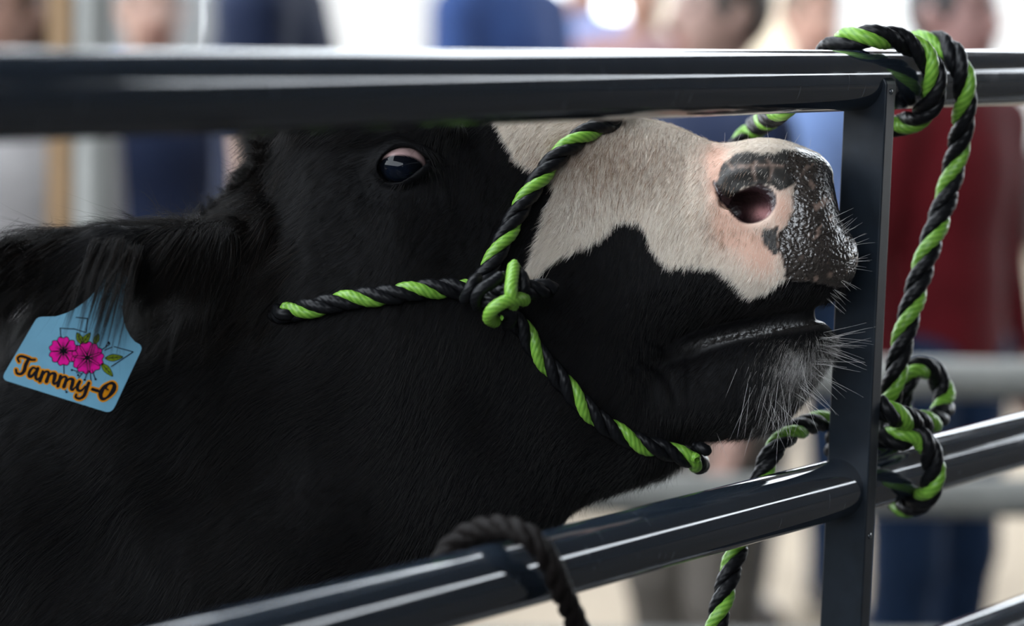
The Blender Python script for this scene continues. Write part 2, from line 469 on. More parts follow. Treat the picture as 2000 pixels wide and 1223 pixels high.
f = inflate(Dh, Rh, Wh, wm).astype(np.float32)
fc = inflate(Dc, Rc, Wc, wm).astype(np.float32)
f = smin(f, fc, 7)
def box_of(a, b, r, k):
    """index ranges of the grid a form can touch"""
    out = []
    for ax_, i in ((us, 0), (vs, 1), (ws, 2)):
        lo, hi = min(a[i], b[i]) - r - k - 40, max(a[i], b[i]) + r + k + 40
        i0 = max(0, np.searchsorted(ax_, lo) - 1); i1 = min(len(ax_), np.searchsorted(ax_, hi) + 1)
        out.append(slice(i0, max(i1, i0 + 1)))
    return tuple(out)


def part_op(fun, a, b, r, k, cut=False):
    bx = box_of(a, b, r, k)
    g = fun(us[bx[0]][:, None, None], vs[bx[1]][None, :, None], ws[bx[2]][None, None, :]).astype(np.float32)
    f[bx] = smax(f[bx], -g, k) if cut else smin(f[bx], g, k)


def body(a, b, ra, rb, k=90, flat=(1, 1, 1), cut=False):
    part_op(lambda x, y, z: cone(x, y, z, a, b, ra, rb, flat), a, b, max(ra, rb), k, cut)


def blob(c, r, k=30, cut=False):
    part_op(lambda x, y, z: ell(x, y, z, c, r), c, c, max(r), k, cut)

# soft forms on both sides: cheek muscle, brow, jaw angle, lips, nostril wings
for sgn in (-1, 1):
    def add(c, r, k=30): blob((c[0], c[1], midw(c[0]) + sgn * c[2]), r, k)
    add((690, 235, 150), (115, 60, 62)); add((820, 262, 165), (80, 38, 34), 26)
    add((800, 620, 120), (220, 190, 92), 60)
    add((1040, 740, 85), (190, 120, 60), 60)
    add((1480, 330, 88), (72, 42, 38), 26)        # wing of the nostril
    add((1395, 480, 88), (90, 90, 42), 50)
    add((1500, 520, 70), (100, 70, 62), 40)
# nose pad bulges a little
blob((1575, 440, midw(1575)), (52, 110, 104), 25)
# neck, chest, trunk
body((650, 660, 20), (-60, 985, 90), 225, 300, 60, (1, 1, 0.85))
body((960, 905, 10), (560, 1000, 30), 125, 190, 50, (1, 1, .85))
body((600, 1010, 30), (-50, 1330, 90), 190, 310, 90, (1, 1, .8))
body((-60, 1000, 90), (-900, 1300, 190), 300, 520, 120, (1, 1, .8))
body((-900, 1290, 190), (-2500, 1300, 260), 560, 560, 150, (1, 1, 0.86))
body((-2500, 1180, 260), (-2850, 1220, 270), 420, 380, 120)
body((-50, 1330, 90), (-700, 1720, 180), 300, 420, 100, (1, 1, .75))
def WP(x, y, z): return W2U(np.array([x, y, z]))[0]
for sx, sy in ((-0.78, -1), (-0.78, 1), (-1.86, -1), (-1.86, 1)):
    yc = (2.085 if sx > -1 else 2.11) + sy * 0.16; fr = sx > -1
    pts = ([(sx, 0.82, 150), (sx + .02, 0.48, 86), (sx + .01, 0.46, 92), (sx - .0, 0.16, 58), (sx + .02, 0.10, 74), (sx + .05, 0.03, 84)] if fr else
           [(sx, 0.92, 300), (sx + .12, 0.70, 190), (sx - .06, 0.48, 88), (sx - .03, 0.16, 66), (sx - .01, 0.10, 80), (sx + .03, 0.03, 90)])
    for a, b in zip(pts[:-1], pts[1:]):
        body(WP(a[0], yc, a[1]), WP(b[0], yc, b[1]), a[2], b[2], 40)
body(WP(-2.13, 2.11, 1.30), WP(-2.2, 2.11, .66), 60, 30, 40)
# base of the ear and the ears themselves
body((446, 498, -95), (520, 450, -75), 52, 66, 30)
ear_a, ear_m, ear_b = PU(455, 480, -150), PU(210, 505, -290), PU(-70, 545, -350)
body(ear_a, ear_m, 42, 62, 34, (1, 1, .42))
body(ear_m, ear_b, 62, 20, 20, (1, 1, .42))
body((470, 480, 170), (330, 600, 380), 44, 52, 30, (1, 1, .5))
body((330, 600, 380), (240, 720, 520), 52, 15, 20, (1, 1, .5))
body((524, 350, -20), (500, 430, -60), 34, 46, 26)
# hollows: eye sockets, nostrils, the corner and the line of the mouth
# (the mouth is open a little: palate and tongue close it inside)
body((1290, 690, midw(1290)), (1560, 616, midw(1560)), 40, 26, 8, (1, 1, 1.9))
EYE_W = 186
for sgn in (-1, 1):
    ce = PU(787, 324, midw(787) - EYE_W) if sgn < 0 else np.array([787., 324, midw(787) + EYE_W])
    blob((ce[0], ce[1], ce[2] + sgn * 52), (96, 62, 34), 30, True)      # socket
    blob((ce[0] + 2, ce[1] - 2, ce[2]), (66, 47, 45), 14)               # lids over the ball
    blob((ce[0] - 20, ce[1] - 62, ce[2] - sgn * 6), (95, 26, 34), 24)   # brow
    k = (D0 + ce[2] * S) / D0 if sgn < 0 else 1.0
    ep = (np.array(EYE_POLY) - (CX, CY)) * k + (CX, CY)
    bx = box_of(ce, ce, 70, 10)
    De = poly_sd(*np.meshgrid(us[bx[0]], vs[bx[1]], indexing='ij'), ep)[:, :, None]
    zz = (ws[bx[2]][None, None, :] - ce[2]) * sgn
    cut_ = np.maximum(-De, 4 - zz)
    f[bx] = smax(f[bx], -cut_.astype(np.float32), 3)
    cn = (1474, 404, midw(1474) + sgn * 118)
    if sgn < 0:
        pe = PU(1474, 401, cn[2])
        body(pe + (0, 0, -30), pe + (-30, 8, 66), 34, 24, 10, cut=True)
        body(PU(1394, 360, cn[2] + 4), PU(1418, 394, cn[2] + 2), 8, 13, 8, cut=True)
        body(PU(1418, 394, cn[2] + 2), pe + (-10, 6, 8), 13, 27, 9, cut=True)
    else:
        body((1474, 401, cn[2] + 30), (1444, 409, cn[2] - 66), 34, 24, 10, cut=True)
    body((1335, 676, midw(1335) + sgn * 112), (1235, 712, midw(1235) + sgn * 122), 9, 7, 14, cut=True)
cv, cf = surface_nets(f, us, vs, ws)
del f, fc
# light smoothing
def laplace(v, q, it=2, lam=0.5):
    n = len(v)
    e = np.vstack([q[:, [0, 1]], q[:, [1, 2]], q[:, [2, 3]], q[:, [3, 0]]]); e = np.vstack([e, e[:, ::-1]])
    cnt = np.bincount(e[:, 0], minlength=n)[:, None]
    for _ in range(it):
        a = np.stack([np.bincount(e[:, 0], weights=v[e[:, 1], k], minlength=n) for k in range(3)], 1) / np.maximum(cnt, 1)
        v = v + lam * (a - v)
    return v
cv = laplace(cv, cf, 3)


def vnormals(v, q):
    n = np.cross(v[q[:, 2]] - v[q[:, 0]], v[q[:, 3]] - v[q[:, 1]])
    o = np.stack([sum(np.bincount(q[:, c], weights=n[:, k], minlength=len(v)) for c in range(4)) for k in range(3)], 1)
    return o / (np.linalg.norm(o, axis=1)[:, None] + 1e-12)


def seg_dist(px, py, line):
    d = np.full(len(px), 1e9)
    for a, b in zip(line[:-1], line[1:]):
        ex, ey = b[0] - a[0], b[1] - a[1]; t = np.clip(((px - a[0]) * ex + (py - a[1]) * ey) / (ex * ex + ey * ey), 0, 1)
        d = np.minimum(d, np.hypot(px - a[0] - t * ex, py - a[1] - t * ey))
    return d


if ((vnormals(cv, cf) * (cv - cv.mean(0))).sum(1)).mean() < 0: cf = cf[:, ::-1]
NL = smooth_poly([(1404, 385), (1416, 352), (1448, 337), (1495, 339), (1530, 360), (1495, 339), (1448, 337), (1416, 352)], 4)[:17]
CRACKS = [[(1474, 316), (1470, 330), (1476, 352)], [(1500, 312), (1507, 330), (1503, 350)], [(1440, 326), (1474, 322), (1530, 324)], [(1420, 318), (1432, 330)]]
FOLDS = [  # line as seen from the side, width, height of the fold (pixels at two metres)
    (NL, 14, 8), ([(1400, 345), (1430, 318), (1480, 311), (1535, 318)], 6, -3.5),
    ([(1390, 665), (1450, 652), (1520, 641), (1580, 631), (1604, 636)], 6, 4.5),
    ([(1252, 700), (1285, 716), (1310, 745), (1322, 780)], 9, -5), ([(1268, 660), (1300, 675)], 9, -3),
    ([(722, 318), (742, 284), (785, 268), (830, 280), (868, 304)], 4, -3.2), ([(732, 300), (750, 285), (786, 276), (822, 283), (850, 302)], 4, 2.5),
    ([(726, 340), (745, 368), (790, 374), (830, 356), (862, 330)], 5, -2.6), ([(838, 314), (858, 320), (884, 318)], 4, -4.5),
    ([(700, 330), (720, 385), (780, 402), (850, 380)], 8, -3), ([(1545, 300), (1553, 350), (1545, 420), (1528, 470)], 6, -2),
    ([(1628, 350), (1640, 420), (1658, 470)], 8, -3)] + [(l, 3.2, -2.6) for l in CRACKS]
mirv = cv.copy(); fs_ = cv[:, 2] > midw(cv[:, 0]); mirv[fs_, 2] = 2 * midw(cv[fs_, 0]) - cv[fs_, 2]
_pp = proj(U2W(mirv)); _n = vnormals(cv, cf); hd = cv[:, 0] > 600
for l, w_, h_ in FOLDS:
    l = np.asarray(l, float); dd = seg_dist(_pp[hd, 0], _pp[hd, 1], l); cv[hd] += _n[hd] * (h_ * np.exp(-(dd / w_) ** 2))[:, None]
cv = laplace(cv, cf, 1, .3)
cw = U2W(cv)
cn_ = vnormals(cw, cf)
pp = proj(cw)
near = cv[:, 2] < midw(cv[:, 0]) + 10
px_, py_ = pp[:, 0].copy(), pp[:, 1].copy()
# the far side carries the same markings, mirrored about the middle of the head
far = ~near & (cv[:, 0] > 450)
mir = cv.copy(); mir[:, 2] = 2 * midw(cv[:, 0]) - cv[:, 2]
pm = proj(U2W(mir)); px_[far] = pm[far, 0]; py_[far] = pm[far, 1]

WHITE = [(955, 200), (966, 243), (985, 272), (1003, 302), (1028, 322), (1050, 338), (1078, 345), (1080, 372), (1066, 420), (1058, 455), (1047, 490),
         (1031, 528), (1022, 548), (1046, 536), (1078, 512), (1112, 488), (1150, 470), (1180, 452), (1198, 436), (1222, 428),
         (1246, 434), (1262, 455), (1275, 490), (1300, 516), (1340, 518), (1380, 521), (1408, 530), (1430, 548), (1450, 566),
         (1466, 580), (1484, 576), (1510, 560), (1526, 545), (1550, 543), (1700, 545), (1720, 300), (1600, 230), (1300, 150), (1000, 100)]
PAD = [(1547, 292), (1575, 290), (1600, 300), (1625, 320), (1640, 380), (1655, 430), (1690, 480), (1680, 545), (1640, 562), (1600, 552),
       (1545, 548), (1530, 520), (1520, 480), (1524, 458), (1538, 440), (1547, 420), (1551, 385), (1546, 352), (1534, 318)]
ALAR = [(1394, 362), (1402, 345), (1408, 322), (1428, 303), (1455, 296), (1500, 298), (1560, 294), (1560, 340), (1541, 366), (1520, 372),
        (1498, 362), (1470, 362), (1448, 372), (1434, 390), (1425, 405), (1410, 396)]
SPOT = [(1488, 447), (1503, 448), (1521, 441), (1521, 470), (1518, 497), (1503, 490), (1490, 470)]

PAD, ALAR, SPOT = smooth_poly(PAD, 4), smooth_poly(ALAR, 4), smooth_poly(SPOT, 4)


def markings(px, py, P3, j=1.0):
    """masks 0..1: white coat, bare dark pad, pink skin, and mottling"""
    x = px + j * (vnoise(P3, 260, 3) * 3 + vnoise(P3, 900, 4) * 2.2); y = py + j * (vnoise(P3, 260, 5) * 3 + vnoise(P3, 900, 6) * 2.2)
    w = sstep(-3, 3, poly_sd(x, y, WHITE))
    pad = sstep(-2.5, 2.5, poly_sd(x, y, PAD)); al = sstep(-2.5, 2.5, poly_sd(x, y, ALAR)); sp = sstep(-2, 2, poly_sd(x, y, SPOT))
    def g(cx, cy, rx, ry): return np.exp(-(((px - cx) / rx) ** 2 + ((py - cy) / ry) ** 2))
    pink = np.clip(0.9 * g(1420, 430, 40, 50) + 0.95 * g(1400, 350, 24, 55) + 1.0 * g(1530, 405, 26, 50) + 0.95 * g(1490, 505, 46, 62) + 0.6 * g(1400, 300, 40, 28)
                   + .3 * g(1330, 330, 80, 60) + 0.5 * g(1440, 470, 60, 40), 0, 1)
    return w, pad, al, sp, pink


w_, pad_, al_, sp_, pink_ = markings(px_, py_, cw)
infront = cv[:, 0] > 440
w_ = w_ * infront; pad_ *= infront; al_ *= infront; sp_ *= infront; pink_ *= infront
black = np.array([0.0030, 0.0030, 0.0036]); white = np.array([0.60, 0.52, 0.44]); pinkc = np.array([0.56, 0.35, 0.27])
dark = np.array([0.030, 0.024, 0.0205]); pale = np.array([0.26, 0.18, 0.145])
col = black + (white - black) * w_[:, None]
col = col + (pinkc - col) * (pink_ * w_)[:, None]
mott = sstep(0.42, 0.72, vnoise(cw, 150, 21) * 0.6 + vnoise(cw, 420, 22) * 0.45) * 0.75
padc = dark + (pale - dark) * mott[:, None] * sstep(1550, 1600, px_)[:, None]
grey = np.array([0.026, 0.024, 0.022])
# pale cracks between the rolls of dark skin above the nostril
crk = np.max([np.exp(-(seg_dist(px_ + 2 * vnoise(cw, 400, 61), py_ + 2 * vnoise(cw, 400, 62), np.array(l, float)) / 3.4) ** 2) for l in CRACKS], 0)
alc = grey + (pale - grey) * 0.6 * crk[:, None]
col += (alc - col) * al_[:, None]; col += (padc - col) * pad_[:, None]; col += (grey - col) * (sp_ * (1 - pad_))[:, None]
# skin inside the nostril and eye rims
NIN = smooth_poly([(1391, 350), (1399, 380), (1418, 406), (1441, 431), (1463, 438), (1489, 432), (1506, 419), (1518, 397), (1514, 376), (1498, 362), (1476, 360), (1446, 372), (1428, 386), (1412, 378), (1400, 360)], 3)
nin = sstep(-1, 3, poly_sd(px_, py_, NIN)) * infront
nc = np.array([0.020, 0.008, 0.010]) + (np.array([0.34, 0.16, 0.16]) - np.array([0.020, 0.008, 0.010])) * np.exp(-(((px_ - 1487) / 20) ** 2 + ((py_ - 417) / 13) ** 2))[:, None]
col += (nc - col) * nin[:, None]
# dark grey-brown lips, white patch of chin
lip = infront * np.exp(-((py_ - lut(px_, [(1260, 704), (1341, 683), (1400, 664), (1500, 645), (1606, 632)])) / 9) ** 2) * sstep(1300, 1420, px_)
col += (np.array([0.018, 0.016, 0.015]) - col) * (lip * .9)[:, None]
wet = np.clip(pad_ + 0.25 * al_ + lip * 0.9 + nin * .6 + 0.35 * sp_, 0, 1)
cow_mesh = bpy.data.meshes.new('cow')

cow_mat = bpy.data.materials.new('cow_hide'); cow_mat.use_nodes = True
nt = cow_mat.node_tree; b = nt.nodes['Principled BSDF']
at = nt.nodes.new('ShaderNodeAttribute'); at.attribute_name = 'coat_colour'; nt.links.new(at.outputs['Color'], b.inputs['Base Color'])
aw = nt.nodes.new('ShaderNodeAttribute'); aw.attribute_name = 'wetness'
mr = nt.nodes.new('ShaderNodeMapRange'); mr.inputs[3].default_value = 0.62; mr.inputs[4].default_value = 0.22
nt.links.new(aw.outputs['Fac'], mr.inputs[0]); nt.links.new(mr.outputs[0], b.inputs['Roughness'])
ms = nt.nodes.new('ShaderNodeMapRange'); ms.inputs[3].default_value = 0.08; ms.inputs[4].default_value = 0.85
nt.links.new(aw.outputs['Fac'], ms.inputs[0]); nt.links.new(ms.outputs[0], b.inputs['Specular IOR Level'])
tc = nt.nodes.new('ShaderNodeTexCoord')
vo = nt.nodes.new('ShaderNodeTexVoronoi'); vo.inputs['Scale'].default_value = 330; vo.feature = 'SMOOTH_F1'
nz = nt.nodes.new('ShaderNodeTexNoise'); nz.inputs['Scale'].default_value = 160; nz.inputs['Detail'].default_value = 5
nt.links.new(tc.outputs['Object'], nz.inputs['Vector'])
vm = nt.nodes.new('ShaderNodeVectorMath'); vm.operation = 'MULTIPLY_ADD'
vm.inputs[1].default_value = (0.006, 0.006, 0.006)
nt.links.new(nz.outputs['Color'], vm.inputs[0]); nt.links.new(tc.outputs['Object'], vm.inputs[2]); nt.links.new(vm.outputs[0], vo.inputs['Vector'])
mh = nt.nodes.new('ShaderNodeMath'); mh.operation = 'MULTIPLY'; nt.links.new(vo.outputs['Distance'], mh.inputs[0]); nt.links.new(aw.outputs['Fac'], mh.inputs[1])
bp = nt.nodes.new('ShaderNodeBump'); bp.inputs['Strength'].default_value = 0.9; bp.inputs['Distance'].default_value = 0.0016; bp.invert = True
nt.links.new(mh.outputs[0], bp.inputs['Height'])
nt.links.new(bp.outputs[0], b.inputs['Normal'])
cow = mesh_obj('cow', cw, cf, cow_mat)
ca = cow.data.attributes.new('coat_colour', 'FLOAT_COLOR', 'POINT')
ca.data.foreach_set('color', np.c_[np.clip(col, 0, 1), np.ones(len(col))].astype(np.float32).ravel())
wa = cow.data.attributes.new('wetness', 'FLOAT', 'POINT'); wa.data.foreach_set('value', wet.astype(np.float32))
tag(cow, 'black cow with a white blaze stretching its head to the right behind the gate', 'cow')
bvh = BVHTree.FromPolygons([tuple(v) for v in cw.tolist()], cf.tolist())
print('cow verts', len(cw))


def hit(px, py, off=0.0):
    """point on the cow seen at a pixel, lifted off towards the viewer"""
    d = P(px, py, 1.0) - CAM; d /= np.linalg.norm(d)
    h = bvh.ray_cast(Vector(CAM), Vector(d))
    if h[0] is None: return None
    return np.array(h[0]) - d * off


# eyes
def eyeball(sgn):
    R_ = 40.0
    c = PU(787, 324, midw(787) - EYE_W) if sgn < 0 else np.array([787, 324, midw(787) + EYE_W])
    n = 96; th = np.linspace(0, np.pi, n // 2 + 1); ph = np.linspace(0, 2 * np.pi, n, endpoint=False)
    g = np.array([-0.20, 0.35, -0.91 if sgn < 0 else 0.91]); g /= np.linalg.norm(g)
    e1 = np.cross(g, [0, 1, 0]); e1 /= np.linalg.norm(e1); e2 = np.cross(g, e1)
    v = []; cc = []; sclera = np.array([.23, .155, .15])
    for t in th:
        for p in ph:
            d = g * np.cos(t) + (e1 * np.cos(p) + e2 * np.sin(p)) * np.sin(t)
            v.append(c + R_ * d * (1 + 0.06 * np.exp(-(t / 0.6) ** 2)) * np.array([1.12, .98, 1]))
    v = np.array(v)
    a = np.abs(v @ e1 - c @ e1) / 41.0; b_ = np.abs(v @ e2 - c @ e2) / 28.5
    rr = np.sqrt(a ** 2 + b_ ** 2) + (np.repeat(th, n) > 1.5) * 5
    k = sstep(1.0, 1.09, rr)[:, None]; k2 = sstep(0.72, 0.5, rr)[:, None]
    cc = np.array([.0022, .0028, .0045]) * (1 - k) + (sclera * (1 + .25 * vnoise(v, .12, 9)[:, None])) * k + k2 * np.array([0, .0008, .003])
    fcs = []
    for i in range(len(th) - 1):
        for j in range(n): fcs.append((i * n + j, (i + 1) * n + j, (i + 1) * n + (j + 1) % n, i * n + (j + 1) % n))
    em = bpy.data.materials.get('eye') or mat('eye', rough=0.05, spec=0.16)
    if not em.node_tree.nodes.get('A'):
        a_ = em.node_tree.nodes.new('ShaderNodeAttribute'); a_.name = 'A'; a_.attribute_name = 'eye_colour'
        em.node_tree.links.new(a_.outputs['Color'], em.node_tree.nodes['Principled BSDF'].inputs['Base Color'])
    o = mesh_obj('eye', U2W(v), np.array(fcs), em, cow)
    at_ = o.data.attributes.new('eye_colour', 'FLOAT_COLOR', 'POINT')
    at_.data.foreach_set('color', np.c_[np.clip(cc, 0, 1), np.ones(len(cc))].astype(np.float32).ravel())
    tag(o, 'dark eye with the white showing above the iris')
eyeball(-1); eyeball(1)

lid_mat = mat('eyelid_skin', (0.012, 0.012, 0.0135, 1), 0.55, bump=(400, .2))


def ribbon_ring(name, px_pts, wfun, r, mt, parent, closed=True, step=0.0008):
    p = np.array([U2W(PU(x, y, wfun(x, y))[None])[0] for x, y in px_pts])
    if closed: p = np.vstack([p, p[:1]])
    s = spline(p, step); mb = MB(); mb.tube(s, r, 14); return mb.build(name, mt, parent)

# ================================================================== ROPES
def rope_mat(name, c1, c2, rough, spec):
    mt = mat(name, c1, rough, spec=spec); nt = mt.node_tree; b = nt.nodes['Principled BSDF']
    a = nt.nodes.new('ShaderNodeAttribute'); a.attribute_name = 'fibre_shade'
    mx = nt.nodes.new('ShaderNodeMix'); mx.data_type = 'RGBA'; mx.inputs['A'].default_value = c2; mx.inputs['B'].default_value = c1  # highlight tone on the ridges and shade in the grooves, put into the colour
    nt.links.new(a.outputs['Fac'], mx.inputs['Factor']); nt.links.new(mx.outputs['Result'], b.inputs['Base Color'])
    return mt
rope_green = rope_mat('green_rope_fibre', (0.17, 0.34, 0.045, 1), (0.075, 0.20, 0.018, 1), 0.38, 0.35)
rope_black = rope_mat('black_rope_fibre', (0.005, 0.0055, 0.0065, 1), (0.003, 0.003, 0.004, 1), 0.42, 0.16)
rope_brown = rope_mat('dark_brown_rope_fibre', (0.008, 0.0065, 0.006, 1), (0.004, 0.003, 0.003, 1), 0.55, 0.08)


def strand_mesh(name, path, R, mt, phase, pitch, parent, ridges=6, hand=1, lump=.09):
    """one laid strand winding round the path"""
    T, N, B = frames(path); n = len(path)
    sl = np.r_[0, np.cumsum(np.linalg.norm(np.diff(path, axis=0), axis=1))]
    ang = hand * 2 * np.pi * sl / pitch + phase
    off = R * 0.50
    c = path + off * (np.cos(ang)[:, None] * N + np.sin(ang)[:, None] * B)
    T2, _, _ = frames(c)
    out = np.cos(ang)[:, None] * N + np.sin(ang)[:, None] * B
    out = out - T2 * (out * T2).sum(1)[:, None]; out /= np.linalg.norm(out, axis=1)[:, None]
    sd = np.cross(T2, out); m_ = 36; a = np.linspace(0, 2 * np.pi, m_, endpoint=False)
    tw = -hand * 2 * np.pi * sl / (pitch * 1.05)
    rid = np.abs(np.cos((a[None, :] + tw[:, None]) * ridges / 2))
    prof = 1 - lump + lump * rid ** 0.6
    r = R * 0.535
    rr = r * prof * (1 + 0.03 * np.sin(sl * 900 + phase)[:, None])
    # squash against the neighbours, full towards the outside
    v = c[:, None, :] + rr[:, :, None] * (np.cos(a)[None, :, None] * out[:, None, :] * 0.93 + np.sin(a)[None, :, None] * sd[:, None, :] * 1.02)
    i = np.arange(n - 1)[:, None]; j = np.arange(m_)[None, :]; k = (j + 1) % m_
    q = np.stack([i * m_ + j, i * m_ + k, (i + 1) * m_ + k, (i + 1) * m_ + j], -1).reshape(-1, 4)
    vv = v.reshape(-1, 3)
    base = len(vv); vv = np.vstack([vv, c[:1], c[-1:]])
    tri = [(base, (x + 1) % m_, x, x) for x in range(m_)]; e = (n - 1) * m_
    tri += [(base + 1, e + x, e + (x + 1) % m_, e + (x + 1) % m_) for x in range(m_)]
    o = mesh_obj(name, vv, [tuple(z) for z in q] + [t[:3] for t in tri], mt)
    fib = np.clip(rid + 0.35 * np.sin(a * 9 + 4 * tw[:, None]) ** 2 - .25 + .12 * np.sin(sl * 333)[:, None], 0, 1).ravel()  # follows the yarn ridges, so grooves are painted darker, plus fine fibre variation
    at = o.data.attributes.new('fibre_shade', 'FLOAT', 'POINT'); at.data.foreach_set('value', np.r_[fib, 0, 0].astype(np.float32))
    return keep(o, parent) if parent is not None else o


def rope(parent, path, R, pitch, phase=0.0, mats=None, step=0.0011, hand=1):
    mats = mats or (rope_green, rope_black, rope_black)
    p = spline(path, step)
    for i, mt in enumerate(mats):
        o = strand_mesh('strand', p, R, mt, phase + i * 2 * np.pi / 3, pitch, parent, hand=hand)
        if mt is rope_green: o['label'] = 'bright green strand'
        elif mt is rope_black: o['label'] = 'black strand'


# ---- halter, lying on the head
RH = 0.0086
halter = empty('rope_halter', P(975, 590, 1.9))
tag(halter, 'green and black twisted rope halter round the nose and jaw of the cow', 'halter')


def on_head(pts, lift=0.72):
    out = []
    for x in pts:
        l = x[2] if len(x) > 2 else lift
        h = hit(x[0], x[1], RH * l)
        if h is None: raise RuntimeError('rope misses the head at %s' % (x,))
        out.append(h)
    return out


def smooth_depth(p, it=3):
    p = np.array(p); d = (p - CAM) @ FWD
    for _ in range(it):
        d2 = d.copy(); d2[1:-1] = (d[:-2] + 2 * d[1:-1] + d[2:]) / 4; d = np.minimum(d, d2)
    return CAM + (p - CAM) * (d / ((p - CAM) @ FWD))[:, None]


def dense(pts, n=10):
    p = spline([(x[0], x[1], 0) for x in pts], 12)
    return [(a[0], a[1]) for a in p]


nose = smooth_depth(on_head(dense([(925, 575), (958, 520), (983, 470), (1010, 418), (1036, 375), (1072, 325), (1108, 288), (1150, 257), (1196, 236)])))
# over the bridge and down the far side
def far_side(u, v, w): return U2W(np.array([[u, v, w]]))[0]
nose_far = [far_side(1212, 205, -70), far_side(1222, 196, -10), far_side(1205, 212, 75), far_side(1150, 290, 140), far_side(1050, 440, 178), far_side(975, 580, 205)]
rope(halter, np.vstack([nose, nose_far]), RH, 0.056, 2.2)
cheek = smooth_depth(on_head(dense([(552, 612), (600, 604), (680, 586), (760, 576), (850, 564), (930, 568), (968, 580)])))
rope(halter, np.vstack([[P(505, 618, (cheek[0] - CAM) @ FWD + .055)], cheek]), RH, 0.050, 4.2)
chin = smooth_depth(on_head(dense([(990, 610), (1020, 640), (1046, 682), (1090, 735), (1138, 790), (1190, 835), (1250, 866), (1300, 880)])))
under = [far_side(1345, 893, -78), far_side(1362, 905, -30), far_side(1368, 905, 30), far_side(1355, 880, 90)]
rope(halter, np.vstack([chin, under]), RH, 0.056, 3.6)
# tail through the eye of the halter
tail = [P(955, 580, 1.872), P(990, 572, 1.862), P(1030, 566, 1.868), P(1078, 563, 1.882)]
rope(halter, tail, RH * .95, 0.04, 1.0, (rope_black,) * 3)


def loose_strand(path, R, mt, parent, ridges=7, tw=0.030):
    p = spline(path, 0.0008); T, N, B = frames(p); n = len(p)
    sl = np.r_[0, np.cumsum(np.linalg.norm(np.diff(p, axis=0), axis=1))]
    m_ = 36; a = np.linspace(0, 2 * np.pi, m_, endpoint=False)
    rid = np.abs(np.cos((a[None, :] - 2 * np.pi * sl[:, None] / tw) * ridges / 2)); end = np.clip(np.minimum(sl, sl[-1] - sl) / (R * 1.0), .3, 1) ** .5
    rr = R * (0.92 + 0.09 * rid ** 0.6) * end[:, None]
    v = (p[:, None, :] + rr[:, :, None] * (np.cos(a)[None, :, None] * N[:, None, :] + np.sin(a)[None, :, None] * B[:, None, :])).reshape(-1, 3)
    i = np.arange(n - 1)[:, None]; j = np.arange(m_)[None, :]; k = (j + 1) % m_
    q = np.stack([i * m_ + j, i * m_ + k, (i + 1) * m_ + k, (i + 1) * m_ + j], -1).reshape(-1, 4)
    o = mesh_obj('strand', v, q, mt)
    at = o.data.attributes.new('fibre_shade', 'FLOAT', 'POINT'); at.data.foreach_set('value', rid.ravel().astype(np.float32))
    o['label'] = 'green strand opened out of the rope' if mt is rope_green else 'black strand opened out of the rope'
    return keep(o, parent)


loose_strand([P(1005, 512, 1.868), P(1000, 545, 1.853), P(998, 570, 1.845), P(1001, 590, 1.85), P(1000, 602, 1.862)], .0052, rope_green, halter)
loose_strand([P(1030, 588, 1.866), P(1012, 584, 1.852), P(985, 590, 1.843), P(962, 605, 1.843), P(956, 622, 1.853), P(972, 630, 1.868)], .0053, rope_green, halter)
loose_strand([P(905, 590, 1.868), P(914, 572, 1.856), P(924, 552, 1.856), P(936, 540, 1.868)], .0046, rope_black, halter)
loose_strand([P(936, 605, 1.868), P(930, 585, 1.853), P(940, 566, 1.848), P(962, 552, 1.85), P(985, 535, 1.858)], .0048, rope_black, halter)
loose_strand([P(985, 640, 1.872), P(1000, 616, 1.858), P(975, 600, 1.854), P(950, 590, 1.856), P(925, 590, 1.868)], .0048, rope_black, halter)
loose_strand([P(1000, 520, 1.872), P(1022, 545, 1.862), P(1020, 575, 1.862), P(1012, 600, 1.872)], .0048, rope_black, halter)
# cut end of a strand under the chin
ce_ = hit(1325, 876); ce_ = far_side(1338, 884, -88)
loose_strand([ce_ + np.array([-.014, 0, .003]), ce_, ce_ + np.array([.005, -.004, -.001]), ce_ + np.array([.0065, -.010, -.002])], .0042, rope_green, halter)
loose_strand([ce_ + np.array([.004, 0.004, .008]), ce_ + np.array([.013, 0, .005]), ce_ + np.array([.016, .006, 0.002])], .0048, rope_black, halter)

